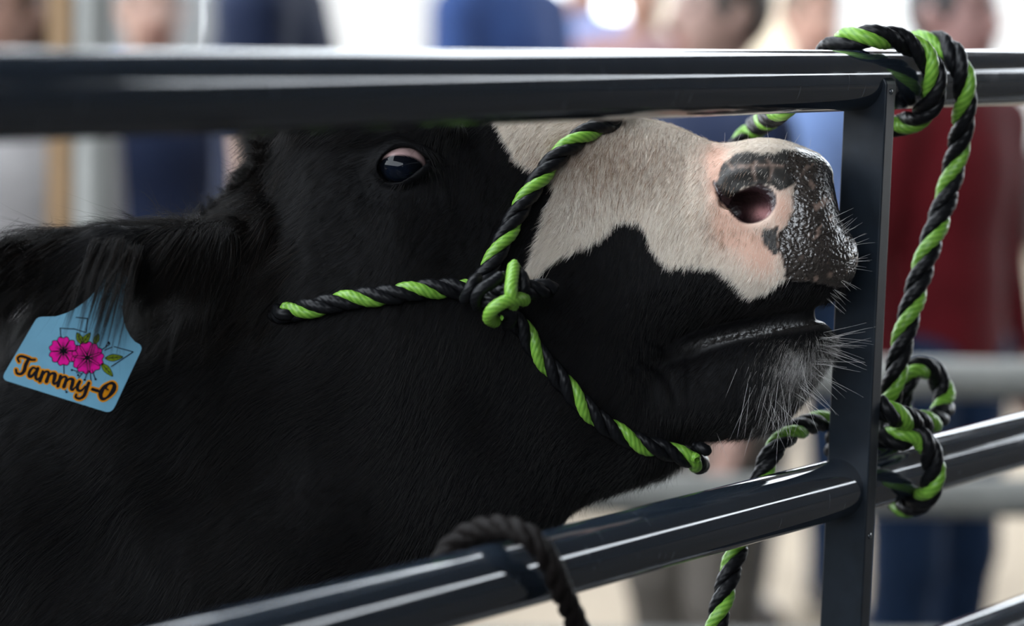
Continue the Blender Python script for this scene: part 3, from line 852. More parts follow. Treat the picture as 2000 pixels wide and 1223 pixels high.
# ---- lead rope, tied to the gate
RL = 0.0104
lead = empty('lead_rope', gpos(s_at(1800), 0.03, z_top + .03))
tag(lead, 'green and black twisted lead rope wrapped over the top rail beside the upright', 'rope')
s1 = s_at(1790)
def around(s, deg, r=None, z=z_top):
    """point beside a rail: 0 = camera side, 90 = on top, 180 = behind"""
    r = RR + RL if r is None else r; a = math.radians(deg); return gpos(s, r * math.cos(a), z + r * math.sin(a))
def sr(px, py, n=0.0):
    """point on the plane n metres in front of the gate, seen at pixel"""
    d = P(px, py, 1.0) - CAM; d /= np.linalg.norm(d); t = ((gpos(0, n) - CAM) @ GNRM) / (d @ GNRM); return CAM + d * t
pathL = [P(1405, 330, 2.10), P(1440, 290, 2.12), P(1475, 250, 2.125), sr(1530, 210, -.045), sr(1575, 160, -.046), sr(1612, 105, -.034),
         sr(1655, 78, -.012), sr(1705, 72, .008), sr(1762, 80, .020), sr(1806, 108, .032), sr(1826, 150, .038), sr(1822, 195, .034), sr(1800, 225, .022), sr(1765, 243, 0.0),
         sr(1725, 238, -.020), sr(1715, 205, -.037), sr(1722, 160, -.040), sr(1745, 110, -.034), sr(1785, 84, -.010), sr(1835, 84, .014),
         sr(1866, 112, .032), sr(1884, 165, .040), sr(1882, 230, .036), sr(1868, 305, .026), sr(1848, 385, .022), sr(1823, 460, .020), sr(1800, 530, .018),
         sr(1780, 600, .016), sr(1762, 670, .014), sr(1748, 735, .012), sr(1735, 790, .004), sr(1722, 830, -.012), sr(1712, 870, -.03)]
rope(lead, pathL, RL, 0.067, 0.9)
# slip knot: a bight standing up, a turn across it and a turn round the lower rail
knot = [sr(1712, 790, .020), sr(1742, 808, .030), sr(1785, 822, .032), sr(1824, 822, .028), sr(1844, 790, .020), sr(1838, 752, .014),
        sr(1818, 722, .010), sr(1790, 720, .006), sr(1768, 746, .002), sr(1758, 790, -.004), sr(1765, 830, -.006)]
knot2 = [sr(1765, 800, -.012), sr(1722, 815, -.014), sr(1716, 846, .006), sr(1748, 858, .024), sr(1790, 852, .036), sr(1812, 872, .044), sr(1824, 915, .046),
         sr(1816, 958, .040), sr(1790, 985, .020), sr(1760, 985, -.004), sr(1742, 950, -.034), sr(1755, 890, -.044), sr(1775, 840, -.03)]
rope(lead, knot, RL, 0.056, 4.4)
rope(lead, knot2, RL, 0.057, 1.6)
# free end hanging down behind the rail
freeend = [sr(1722, 862, -.038), sr(1675, 845, -.040), sr(1638, 822, -.044), sr(1590, 826, -.042), sr(1545, 846, -.040), sr(1510, 882, -.042), sr(1488, 930, -.045), sr(1462, 1010, -.042),
           sr(1436, 1085, -.036), sr(1414, 1160, -.034), sr(1396, 1240, -.034), sr(1388, 1330, -.034)]
rope(lead, freeend, RL * .92, 0.058, 1.2)
rope(lead, [sr(1640, 815, -.03), sr(1632, 850, -.036), sr(1634, 890, -.044), sr(1690, 900, -.046)], RL * .85, 0.05, 2.6)

# ---- dark rope over the lower rail at the left
dark = empty('dark_rope', P(1000, 1050, 1.6))
tag(dark, 'dark brown twisted rope hanging over the lower rail under the neck of the cow', 'rope')
dr = [sr(850, 1115, -.040), sr(885, 1065, -.036), sr(930, 1036, -.020), sr(985, 1030, .004), sr(1035, 1050, .026), sr(1072, 1095, .036), sr(1095, 1150, .037), sr(1118, 1200, .034), sr(1140, 1260, .030), sr(1155, 1330, .026)]
rope(dark, dr, 0.0088, 0.046, 1.0, (rope_brown,) * 3)

# ================================================================== THE COAT
def hair_obj(name, strands, radii, mt, parent, label=None):
    """strands: (n, k, 3) world points; radii: (n, k)"""
    n, k, _ = strands.shape
    cu = bpy.data.hair_curves.new(name); cu.add_curves([k] * n)
    cu.attributes['position'].data.foreach_set('vector', strands.astype(np.float32).ravel())
    ra = cu.attributes.get('radius') or cu.attributes.new('radius', 'FLOAT', 'POINT')
    ra.data.foreach_set('value', radii.astype(np.float32).ravel())
    cu.materials.append(mt); o = bpy.data.objects.new(name, cu); link(o, parent); o['kind'] = 'stuff'
    if label: o['label'] = label
    return o


def hair_mat(name, cols, rough=0.5, spec=0.5):
    """cols: two colours mixed at random from hair to hair"""
    mt = bpy.data.materials.new(name); mt.use_nodes = True; nt = mt.node_tree; b = nt.nodes['Principled BSDF']
    b.inputs['Roughness'].default_value = rough; b.inputs['Specular IOR Level'].default_value = spec
    hi = nt.nodes.new('ShaderNodeHairInfo'); rp = nt.nodes.new('ShaderNodeValToRGB')
    rp.color_ramp.elements[0].color = cols[0] + (1,); rp.color_ramp.elements[1].color = cols[-1] + (1,)
    for i, c in enumerate(cols[1:-1]):
        e = rp.color_ramp.elements.new((i + 1) / (len(cols) - 1)); e.color = c + (1,)
    nt.links.new(hi.outputs['Random'], rp.inputs[0]); nt.links.new(rp.outputs[0], b.inputs['Base Color'])
    return mt


black_hair = hair_mat('black_hair', [(.0025, .0025, .003), (.0035, .0035, .004), (.009, .0065, .005)], .42, .15)
white_hair = hair_mat('white_hair', [(.70, .63, .53), (.84, .78, .70), (.52, .44, .36)], .5, .4)
long_hair = hair_mat('long_ear_hair', [(.002, .002, .0025), (.0035, .003, .003), (.014, .009, .006)], .4, .16)
grey_hair = hair_mat('grey_chin_hair', [(.012, .011, .010), (.06, .055, .05), (.30, .28, .26)], .4, .5)
whisker_hair = hair_mat('whisker_hair', [(.28, .27, .26), (.55, .53, .51)], .3, .6)

tri = np.vstack([cf[:, [0, 1, 2]], cf[:, [0, 2, 3]]])
e1_, e2_ = cw[tri[:, 1]] - cw[tri[:, 0]], cw[tri[:, 2]] - cw[tri[:, 0]]
area = 0.5 * np.linalg.norm(np.cross(e1_, e2_), axis=1)
tcu = cv[tri[:, 0]]
n_out = cn_ if ((cn_[tri[:, 0]] * np.cross(e1_, e2_)).sum(1)).mean() > 0 else -cn_
view = (CAM - cw); view /= np.linalg.norm(view, axis=1)[:, None]
facing = (n_out * view).sum(1)


def dirs(u3):
    """head-space direction -> world unit vectors"""
    u3 = np.asarray(u3, float); w = np.outer(u3[:, 0], RIGHT) + np.outer(u3[:, 1], DOWN) + np.outer(u3[:, 2], FWD)
    return w / (np.linalg.norm(w, axis=1)[:, None] + 1e-12)


def roots(weight, n):
    p = area * weight; p = p / p.sum(); t = rng.choice(len(tri), n, p=p)
    a, b = rng.random(n), rng.random(n); s = a + b > 1; a[s] = 1 - a[s]; b[s] = 1 - b[s]
    T = tri[t]; w3 = np.stack([1 - a - b, a, b], 1)
    def mixv(arr): return (arr[T] * w3[:, :, None]).sum(1) if arr.ndim == 2 else (arr[T] * w3).sum(1)
    return mixv(cw), mixv(n_out), mixv(cv), mixv(np.stack([px_, py_], 1))


def grow(pos, nrm, flow, length, lift, k=5, curl=0.1, grav=0.0, clump=0.0, lean=None):
    """hairs that leave along the normal and bend over into the flow direction"""
    n = len(pos); nrm = nrm / np.linalg.norm(nrm, axis=1)[:, None]
    t = flow - nrm * (flow * nrm).sum(1)[:, None]; t /= np.linalg.norm(t, axis=1)[:, None] + 1e-9
    t = t + rng.normal(size=(n, 3)) * curl; lift = np.broadcast_to(lift, (n,))[:, None]
    pts = [pos - nrm * 0.0006]; d = t * (1 - lift) + nrm * lift; step = (length / (k - 1))[:, None]
    for i in range(1, k):
        d = d / (np.linalg.norm(d, axis=1)[:, None] + 1e-9)
        pts.append(pts[-1] + d * step)
        bend = (flow - d) * 0.22 * (0.5 if grav else 1)
        d = d + bend + np.array([0, 0, -1.0]) * grav + rng.normal(size=(n, 3)) * curl * 0.25
    return np.stack(pts, 1)


def taper(n, k, r, tip=0.25):
    t = np.linspace(0, 1, k); return np.outer(np.broadcast_to(r, (n,)), 1 - (1 - tip) * t ** 1.5)


def flow_field(u, px, py):
    """direction in which the coat lies on the face, in head space"""
    x, y = px, py
    fx = np.where(x > 1250, -0.35, -0.52); fy = np.ones(len(x)) * 0.85
    # round the eye the hair turns outwards
    dx, dy = x - 790, y - 322; r = np.hypot(dx, dy) + 1; k = np.exp(-(r / 90) ** 2)
    fx = fx + 1.3 * k * dx / r; fy = fy + 1.3 * k * dy / r
    fx = fx - 0.5 * sstep(900, 600, x); fy = fy - .15 * sstep(300, 200, y)
    nn = vnoise(np.c_[u[:, 0], u[:, 1], u[:, 2]], .012, 41) * .35
    c, s_ = np.cos(nn), np.sin(nn)
    return np.c_[fx * c - fy * s_, fx * s_ + fy * c, np.zeros(len(x))]


V = lambda a: a[tri[:, 0]]
hv = (V(cv)[:, 0] > -200) & (V(facing) > -0.35)
rim_ = sstep(-9, -2, poly_sd(V(px_), V(py_), NIN))
nohair = np.clip(V(pad_) + rim_ + V(nin) + (V(lip) > .5), 0, 1)
inmouth = ((V(cv)[:, 0] > 1380) & (np.abs(V(cv)[:, 1] - 612) < 26) & (V(facing) < .25))
eyehole = np.exp(-(((V(px_) - 787) / 52) ** 2 + ((V(py_) - 322) / 34) ** 2) ** 3) * (V(cv)[:, 2] < 0)
bare = (1 - nohair) * (~inmouth) * (1 - np.clip(eyehole * 1.4, 0, 1))
# white coat (thin over the pink skin)
wgt = hv * bare * V(w_) * (1 - 0.9 * V(pink_)) * (1 - 0.97 * V(al_)) * (1 - .95 * V(sp_))
p_, n_, u_, x_ = roots(wgt, 120000)
L = 0.0075 + 0.0065 * sstep(1250, 1050, x_[:, 0]) * sstep(300, 450, x_[:, 1]) - 0.0030 * sstep(1300, 1450, x_[:, 0]) + 0.003 * sstep(500, 560, x_[:, 1])
L = L * rng.uniform(0.6, 1.25, len(L))
st = grow(p_, n_, dirs(flow_field(u_, x_[:, 0], x_[:, 1])), L, 0.20 + .1 * rng.random(len(L)), 5, 0.16)
hair_obj('white_coat_hair', st, taper(len(L), 5, 0.000075), white_hair, cow, 'white hair of the blaze')
spk = np.exp(-(((V(px_) - 1170) / 130) ** 2 + ((V(py_) - 320) / 75) ** 2)) + .5 * np.exp(-(((V(px_) - 1100) / 60) ** 2 + ((V(py_) - 420) / 40) ** 2)) + .25 * np.exp(-(((V(px_) - 1380) / 90) ** 2 + ((V(py_) - 440) / 60) ** 2))
p_, n_, u_, x_ = roots(hv * bare * V(w_) * spk, 6500)
L = rng.uniform(.004, .009, len(p_))
st = grow(p_ + n_ * .0012, n_, dirs(flow_field(u_, x_[:, 0], x_[:, 1])), L, 0.26, 5, 0.16)
brown_hair = hair_mat('brown_hair', [(.16, .09, .05), (.34, .22, .14), (.25, .15, .09)], .5, .3)
hair_obj('brown_coat_hair', st, taper(len(L), 5, 0.00008), brown_hair, cow, 'brown flecks in the blaze')
# black coat
wgt = hv * bare * (1 - V(w_)) * (1 - .8 * V(al_)) * np.where(V(cv)[:, 0] > 400, 1, .45)
p_, n_, u_, x_ = roots(wgt, 170000)
X0 = x_[:, 0]
L = np.where(X0 > 900, 0.010, 0.013) + 0.012 * sstep(620, 420, X0)
L = L * rng.uniform(.6, 1.35, len(L)) * (1 - .55 * np.exp(-(((X0 - 787) / 80) ** 2 + ((x_[:, 1] - 322) / 60) ** 2)))
st = grow(p_, n_, dirs(flow_field(u_, X0, x_[:, 1])), L, 0.16 + .12 * rng.random(len(L)), 5, 0.15)
hair_obj('black_coat_hair', st, taper(len(L), 5, 0.00009), black_hair, cow, 'short black hair of the head and neck')
# woolly fringe behind the poll and along the neck
wgt = hv * (V(cv)[:, 0] > 340) * sstep(590, 480, V(cv)[:, 0] + 30 * vnoise(V(cv), .03, 77)) * (V(px_) > 330) * (V(py_) < 640) * (V(cv)[:, 2] < 120)
p_, n_, u_, x_ = roots(wgt, 26000)
L = rng.uniform(.018, .045, len(p_)) * np.where(u_[:, 1] > 420, 1.3, .8)
fl = np.c_[-0.6 + .35 * vnoise(u_, .04, 50), .75 + .5 * vnoise(u_, .05, 51), .3 * vnoise(u_, .05, 52)]
st = grow(p_, n_, dirs(fl), L, .35, 9, .20)
hair_obj('poll_hair', st, taper(len(L), 9, 0.00010), long_hair, cow, 'tousled black hair between the ears')

# long hair of the ear: clumped locks sweeping back and down over the tag
def locks(n_lock, per, root_fn, path_fn, spread, r, name, mt, label, k=14):
    S_, R_ = [], []
    for i in range(n_lock):
        a = root_fn(); ctrl = path_fn(a)
        c = spline(ctrl, .002); c = c[np.linspace(0, len(c) - 1, k).astype(int)]
        nh = per if isinstance(per, int) else rng.integers(*per)
        t = np.linspace(0, 1, k)[None, :, None]
        off = rng.normal(size=(nh, 1, 3)) * spread * (1 - 0.75 * t ** .8)
        stray = rng.normal(size=(nh, 1, 3)) * 0.010 * (rng.random((nh, 1, 1)) < .22) * t ** 2
        cut = rng.uniform(.65, 1.0, (nh, 1, 1))
        idx = (t * cut) * (k - 1); i0 = np.floor(idx).astype(int).clip(0, k - 2)[..., 0]; fr = idx[..., 0] - i0
        cc = c[i0] * (1 - fr)[..., None] + c[i0 + 1] * fr[..., None]
        S_.append(cc + off + stray); R_.append(taper(nh, k, r, .15))
    return hair_obj(name, np.vstack(S_), np.vstack(R_), mt, cow, label)


def ear_root():
    t = rng.random() ** .75; return t, rng.uniform(-1, 1)


def ear_path(a):
    t, h = a
    px = 455 - 540 * t; top = lut(px, [(-90, 452), (0, 452), (100, 446), (200, 452), (300, 438), (380, 430), (460, 450)]); bot = top + lut(px, [(-90, 70), (200, 110), (460, 90)])
    py = top + 10 + (bot - top) * (h + 1) / 2
    w = -150 - 215 * t - 24
    L = rng.uniform(.55, 1.2); s_ = rng.uniform(-.3, .3)
    sweep = lut(px, [(-90, 60), (200, 95), (330, 80), (455, 40)])
    return [U2W(PU(px, py, w)[None])[0], U2W(PU(px - .55 * sweep * L, py + 22 * L + 8 * s_, w - 22)[None])[0],
            U2W(PU(px - 1.15 * sweep * L, py + 72 * L, w - 26)[None])[0],
            U2W(PU(px - (1.5 + s_) * sweep * L, py + 138 * L, w - 16 + 10 * s_)[None])[0],
            U2W(PU(px - (1.75 + 1.3 * s_) * sweep * L, py + 200 * L, w - 8 + 20 * s_)[None])[0]]
locks(190, (34, 60), ear_root, ear_path, .0042, .00011, 'ear_hair', long_hair, 'long black hair hanging from the ear')


# a smooth back-swept layer along the top edge of the ear
def top_root(): return rng.uniform(140, 440), 0
def top_path(a):
    px = a[0]; t = (455 - px) / 540; w = -150 - 215 * t - rng.uniform(-10, 28); y = lut(px, [(-90, 452), (0, 452), (100, 446), (200, 454), (300, 440), (380, 430), (460, 450)]) + rng.uniform(0, 16)
    L = rng.uniform(100, 230)
    return [U2W(PU(px, y + 4, w)[None])[0], U2W(PU(px - .35 * L, y - 2, w - 14)[None])[0], U2W(PU(px - .7 * L, y + 3, w - 22)[None])[0],
            U2W(PU(px - L, y + rng.uniform(5, 40), w - 30)[None])[0]]
locks(70, (22, 40), top_root, top_path, .0028, .00010, 'ear_hair', long_hair, 'smooth black hair along the upper edge of the ear')
# locks falling in front of the tag
def tag_root(): return rng.uniform(178, 275), 0
def tag_path(a):
    px = a[0]; y = 484 + rng.uniform(-22, 24); w = -338; L = rng.uniform(.55, 1.5); d = rng.uniform(-.2, .35)
    return [U2W(PU(px, y, w)[None])[0], U2W(PU(px - 14 - 20 * d, y + 45 * L, w - 22)[None])[0], U2W(PU(px - 34 - 42 * d, y + 110 * L, w - 30)[None])[0],
            U2W(PU(px - 56 - 60 * d, y + 180 * L, w - 30)[None])[0]]
locks(44, (8, 24), tag_root, tag_path, .0016, .00011, 'ear_hair', long_hair, 'thin black locks falling over the ear tag')
# curly hair standing up behind the ear and at the poll
def up_root(): return rng.uniform(215, 400), 0
def up_path(a):
    px = a[0]; y = lut(px, [(200, 460), (300, 445), (380, 432), (400, 420)]); L = rng.uniform(14, 48) * (1.8 if rng.random() < .12 else 1); dx = rng.normal(-8, 16)
    return [U2W(PU(px, y + 6, -150)[None])[0], U2W(PU(px + dx * .3, y - L * .45, -150)[None])[0], U2W(PU(px + dx, y - L * .8, -155)[None])[0], U2W(PU(px + dx * 1.8, y - L * .95, -158)[None])[0]]
locks(26, (4, 12), up_root, up_path, .0016, .00009, 'ear_hair', long_hair, 'curly hair standing up at the root of the ear', 9)
def pf_root(): t = rng.random(); return lut(t, [(0, 505), (.3, 500), (.5, 472), (.7, 440), (.85, 412), (1, 385)]), lut(t, [(0, 262), (.3, 318), (.5, 352), (.7, 378), (.85, 398), (1, 428)])
def pf_path(a):
    x, y = a; L = rng.uniform(16, 42); an = rng.uniform(-2.9, -1.6) + rng.normal() * .3; cu = rng.normal() * .6
    q = [(x + 10, y + 10)]; 
    for i in range(3): q.append((q[-1][0] + math.cos(an) * L / 2.3, q[-1][1] + math.sin(an) * L / 2.3)); an += cu
    return [U2W(PU(a_, b_, -60 - 12 * i)[None])[0] for i, (a_, b_) in enumerate(q)]
locks(90, (10, 24), pf_root, pf_path, .0024, .00009, 'poll_hair', long_hair, 'woolly dark hair at the back of the head', 9)

# chin: grey and white bristles
ch = sstep(1430, 1530, V(px_)) * sstep(640, 665, V(py_)) * (V(cv)[:, 0] > 1400) * (V(py_) < 880)
tuft = np.exp(-(((V(px_) - 1560) / 40) ** 2 + ((V(py_) - 710) / 34) ** 2)) * 4
p_, n_, u_, x_ = roots(hv * ch * (0.35 + tuft + 1.3 * sstep(1585, 1635, V(px_))), 6500)
L = rng.uniform(.005, .013, len(p_)) * (1 + .3 * (x_[:, 1] > 740))
fl = np.c_[-.35 + 1.1 * sstep(1560, 1640, x_[:, 0]), 1.0 - .8 * sstep(1575, 1640, x_[:, 0]), -.1 + 0 * L]
st = grow(p_, n_, dirs(fl), L, .22, 7, .22)
wh = rng.random(len(L)) < .10 + .75 * np.exp(-(((x_[:, 0] - 1560) / 34) ** 2 + ((x_[:, 1] - 708) / 26) ** 2)) + .2 * sstep(1590, 1630, x_[:, 0])
hair_obj('chin_hair', st[wh], taper(wh.sum(), 7, .00006), whisker_hair, cow, 'white tuft and bristles of the chin')
hair_obj('chin_hair', st[~wh], taper((~wh).sum(), 7, .00006), grey_hair, cow, 'grey bristles of the lower lip')
# whiskers
WS = []
def whisk(x, y, dx, dy, L, w=None, g=.12):
    h = hit(x, y)
    if h is None: h = P(x, y, D0 + (w if w is not None else -60) * S)
    d = dirs([[dx, dy, rng.uniform(-.45, .1)]])[0]; k = 9; p = [h]
    st_ = L * S / (k - 1); g = g * rng.uniform(-.4, 1)
    for i in range(k - 1): p.append(p[-1] + d * st_); d = d + np.array([0, 0, -1]) * g / k * 2; d /= np.linalg.norm(d)
    WS.append(p)
for i in range(46):
    a = rng.random(); x = lut(a, [(0, 1628), (.3, 1612), (.6, 1575), (1, 1500)]); y = lut(a, [(0, 655), (.3, 715), (.6, 765), (1, 800)])
    an = lut(a, [(0, -.15), (.3, .35), (.6, .9), (1, 1.35)]) + rng.normal() * .22
    whisk(x - rng.uniform(0, 26), y - rng.uniform(0, 22), math.cos(an), math.sin(an), rng.uniform(40, 105))
for i in range(22):
    x, y = rng.uniform(1460, 1570), rng.uniform(690, 800); whisk(x, y, rng.normal(-.05, .25), 1, rng.uniform(50, 130))
for i in range(34):
    y = rng.uniform(425, 585); x = lut(y, [(425, 1630), (476, 1660), (503, 1665), (553, 1652), (585, 1618)]) - rng.uniform(2, 12)
    an = (y - 500) / 110 + rng.normal() * .25; whisk(x, y, math.cos(an), math.sin(an), rng.uniform(16, 50), -50)
for x, y in ((1415, 285), (1437, 280), (1460, 278), (1502, 276), (1530, 280), (1545, 286), (1578, 300)):
    whisk(x, y + 4, rng.normal(.1, .35), -1, rng.uniform(22, 42), -40)
for x, y, dx, dy, L in ((1440, 720, -.45, 1, 62), (1335, 455, 1, -.35, 45), (1300, 860, .3, 1, 30), (1470, 835, -.3, 1, 60), (1400, 846, .4, 1, 60)):
    whisk(x, y, dx, dy, L)
WS = np.array(WS); hair_obj('whiskers', WS, taper(len(WS), 9, .00011, .3), whisker_hair, cow, 'pale whiskers of the muzzle and chin')
# straggling hairs under the throat
p_ = []
for i in range(260):
    t = rng.random(); x = lut(t, [(0, 1112), (.5, 1215), (1, 1460)]); y = lut(t, [(0, 1002), (.35, 968), (.5, 955), (.78, 915), (.8, 866), (1, 850)])
    h = hit(x, y - rng.uniform(3, 14))
    if h is None: continue
    L = rng.uniform(12, 34) * S; d = dirs([[rng.normal(-.25, .3), 1, rng.normal(0, .2)]])[0]; c = dirs([[rng.normal(0, .5), .2, 0]])[0]
    p_.append([h + d * L * q + c * L * .25 * q * q for q in np.linspace(0, 1, 6)])
hair_obj('throat_hair', np.array(p_), taper(len(p_), 6, .00010), black_hair, cow, 'straggling black hair under the jaw')

# ================================================================== THE EAR TAG
TD = D0 - 352 * S
TC = P(150, 690, TD)
ear_tag = empty('ear_tag', TC)
tag(ear_tag, 'light blue ear tag with pink flowers hanging in the near ear of the cow', 'ear tag')
_tn = dirs([[0.05, -0.06, -1.0]])[0]
_tx = RIGHT - _tn * RIGHT.dot(_tn); _tx /= np.linalg.norm(_tx); _ty = np.cross(_tn, _tx)
if _ty.dot(DOWN) < 0: _ty = -_ty
TS = TD / F


def tp(px, py, h=0.0, bow=True):
    """point of the tag face at its own pixel grid, h metres above the face; the tag is slightly bowed"""
    x, y = (px - 150), (py - 690)
    b_ = -0.0028 * ((x * .94 + y * .33) / 130) ** 2
    return TC + _tx * x * TS + _ty * y * TS + _tn * (b_ + h)


def flat(name, poly, h, mt, th=0.0, parent=ear_tag, label=None):
    """a filled outline printed on or standing for the tag itself"""
    import mathutils.geometry as G
    poly = np.asarray(poly, float); n = len(poly)
    # grid-clipped fill so that it follows the bow
    lo, hi = poly.min(0), poly.max(0)
    tri_ = G.tessellate_polygon([[Vector((p[0], p[1], 0)) for p in poly]])
    import bmesh
    bm = bmesh.new(); vs_ = [bm.verts.new((p[0], p[1], 0)) for p in poly]
    for t in tri_:
        try: bm.faces.new([vs_[i] for i in t])
        except ValueError: pass
    for _ in range(6):
        es = [e for e in bm.edges if e.calc_length() > 26]
        if not es: break
        bmesh.ops.subdivide_edges(bm, edges=es, cuts=1, use_grid_fill=False); bmesh.ops.triangulate(bm, faces=bm.faces[:])
    bm.verts.index_update()
    v2 = [(v.co.x, v.co.y) for v in bm.verts]; fc = [[v.index for v in f_.verts] for f_ in bm.faces]
    bnd = [(e.verts[0].index, e.verts[1].index) for e in bm.edges if len(e.link_faces) == 1]; bm.free()
    top = [tp(x, y, h) for x, y in v2]
    if th <= 0: th = 0.00006
    N_ = len(v2); bot = [tp(x, y, h - th) for x, y in v2]
    fs = [tuple(f_) for f_ in fc] + [tuple(N_ + i for i in f_[::-1]) for f_ in fc] + [(a, b_, b_ + N_, a + N_) for a, b_ in bnd]
    o = mesh_obj(name, np.array(top + bot), fs, mt, smooth=False)
    import bmesh as _b
    bm = _b.new(); bm.from_mesh(o.data); _b.ops.recalc_face_normals(bm, faces=bm.faces[:]); bm.to_mesh(o.data); bm.free()
    if label: o['label'] = label
    return keep(o, parent)


def stroke(path, wid, closed=False):
    """outline of a pen stroke; width may change along it"""
    p = np.asarray(path, float)
    s3 = spline([(a, b_, 0) for a, b_ in p], 1.2)[:, :2] if len(p) > 2 else np.linspace(p[0], p[1], 8)
    w = np.interp(np.linspace(0, 1, len(s3)), np.linspace(0, 1, len(np.atleast_1d(wid))), np.atleast_1d(wid)) / 2
    t = np.gradient(s3, axis=0); t /= np.linalg.norm(t, axis=1)[:, None] + 1e-9; nn = np.c_[-t[:, 1], t[:, 0]]
    def cap(c, d, w_):
        a0 = math.atan2(d[1], d[0]); return [(c[0] + w_ * math.cos(a0 + a), c[1] + w_ * math.sin(a0 + a)) for a in np.linspace(math.pi / 2, -math.pi / 2, 7)[1:-1]]
    return s3, nn, w, t


def stroke_mesh(strokes, h, extra):
    """ribbons with round ends, as one printed layer"""
    v, fs = [], []
    for path, wid in strokes:
        s3, nn, w, t = stroke(path, wid); w = w + extra
        b0 = len(v)
        for i in range(len(s3)):
            v.append(tp(*(s3[i] + nn[i] * w[i]), h)); v.append(tp(*(s3[i] - nn[i] * w[i]), h))
        for i in range(len(s3) - 1): fs.append((b0 + 2 * i, b0 + 2 * i + 1, b0 + 2 * i + 3, b0 + 2 * i + 2))
        for c, w_ in ((s3[0], w[0]), (s3[-1], w[-1])):
            b1 = len(v); v.append(tp(*c, h)); 
            for a in np.linspace(0, 2 * np.pi, 14, endpoint=False): v.append(tp(c[0] + w_ * math.cos(a), c[1] + w_ * math.sin(a), h))
            for i in range(14): fs.append((b1, b1 + 1 + i, b1 + 1 + (i + 1) % 14))
    return v, fs


tag_blue = mat('pale_blue_tag_plastic', srgb(84, 130, 152), .5, spec=.15, noise=(60, .06))
pr_black = mat('black_print', (.003, .003, .006, 1), .6, spec=.05); pr_gold = mat('gold_print', srgb(176, 112, 8), .6, spec=.05)
pr_pink = mat('pink_print', (.46, .003, .18, 1), .6, spec=.05); pr_green = mat('leaf_green_print', srgb(90, 108, 18), .6, spec=.05)
def rc(c, a, b_, r=10):
    c, a, b_ = map(np.asarray, (c, a, b_)); c = c.astype(float)
    d1 = (a - c) / np.linalg.norm(a - c) * r; d2 = (b_ - c) / np.linalg.norm(b_ - c) * r
    return [tuple((1 - t) ** 2 * (c + d1) + 2 * t * (1 - t) * c + t * t * (c + d2)) for t in np.linspace(0, 1, 6)]
outline = rc((3, 741), (66, 622), (218, 806), 14) + rc((218, 808), (3, 741), (277, 678), 15) + rc((277, 678), (218, 808), (250, 650), 8) + \
    [(262, 667), (252, 655), (244, 640), (239, 622), (237, 600), (240, 575), (246, 552), (246, 540), (238, 531), (222, 529), (208, 533), (201, 545), (190, 562), (172, 583), (150, 600), (130, 611), (108, 618)] + rc((72, 619), (108, 618), (3, 741), 9)
flat('tag_panel', outline, 0.0, tag_blue, .0016)
# button of the tag under the hair
mb = MB(); c = tp(225, 540, 0); mb.tube([c, c + _tn * .003, c + _tn * .0042], [.0075, .0075, .004], 28); mb.build('tag_button', tag_blue, ear_tag)
K = 300 / 1411.0
def z(*pts): return [(a * K, 560 + b_ * K) for a, b_ in pts]
letters = [
    (z((178, 690), (165, 660), (190, 640), (240, 650), (290, 672), (325, 672)), [5, 6, 6, 5]),           # T bar
    (z((268, 662), (240, 720), (225, 775), (195, 803), (160, 795), (152, 765)), [7, 8, 8, 6, 6]),
    (z((345, 762), (310, 745), (280, 775), (270, 815), (290, 828), (318, 800), (350, 758)), [4, 6, 7, 6, 5]),
    (z((352, 752), (335, 800), (336, 845), (358, 850), (385, 810)), [7, 7, 6, 3]),
    (z((398, 782), (385, 825), (372, 870)), [7, 8, 7]), (z((388, 830), (420, 785), (450, 785), (448, 820), (432, 872)), [3, 5, 7, 8]),
    (z((445, 840), (475, 800), (508, 803), (505, 840), (495, 880), (510, 893), (535, 868)), [3, 5, 8, 8, 6, 3]),
    (z((560, 822), (548, 868), (536, 915)), [7, 8, 7]), (z((550, 872), (582, 832), (612, 835), (608, 870), (592, 920)), [3, 5, 7, 8]),
    (z((606, 888), (638, 850), (672, 855), (668, 895), (656, 935), (672, 948), (698, 920)), [3, 5, 8, 8, 6, 3]),
    (z((735, 872), (715, 915), (720, 950), (750, 955), (785, 915)), [7, 8, 7, 5, 4]),
    (z((818, 885), (800, 930), (775, 1000), (735, 1028), (700, 1015), (705, 990)), [7, 8, 7, 6, 5]),
    (z((852, 943), (900, 957)), [7, 7]),
    (z((1000, 890), (955, 925), (925, 985), (940, 1030), (980, 1020), (1030, 970), (1050, 915), (1030, 885), (990, 900), (975, 935), (992, 945)), [5, 8, 10, 8, 5, 8, 10, 7, 4, 4]),
]
def printed(name, strokes, h, extra, mt, label=None, parent=ear_tag):
    v, fs = stroke_mesh(strokes, h, extra); o = mesh_obj(name, np.array(v), fs, mt, smooth=False)
    if label: o['label'] = label
    return keep(o, parent)
gold = letters + [(z((985, 920), (960, 980), (985, 985)), [12, 14, 8]), (z((1000, 930), (985, 990)), [10, 10])]
printed('lettering', gold, .00030, 2.6, pr_gold, 'gold outline of the name')
printed('lettering', letters, .00050, -.35, pr_black, 'black script name')
def heart(cx, cy, ang, L, W_):
    pts = [(0, 0), (.35, .30), (.75, .52), (1.0, .32), (.92, 0.02), (1.0, -.30), (.75, -.52), (.35, -.30)]
    c, s_ = math.cos(ang), math.sin(ang)
    return smooth_poly([(cx + L * (a * c) - W_ * b_ * s_, cy + L * (a * s_) + W_ * b_ * c) for a, b_ in pts], 4)
def leaf(a, b_, w):
    a, b_ = np.array(a, float), np.array(b_, float); d = b_ - a; n_2 = np.array([-d[1], d[0]]) / np.linalg.norm(d)
    return smooth_poly([a, a + d * .3 + n_2 * w * .8, a + d * .6 + n_2 * w * .8, b_, a + d * .6 - n_2 * w * .8, a + d * .3 - n_2 * w * .8], 4)
ln = []; hh = .00008
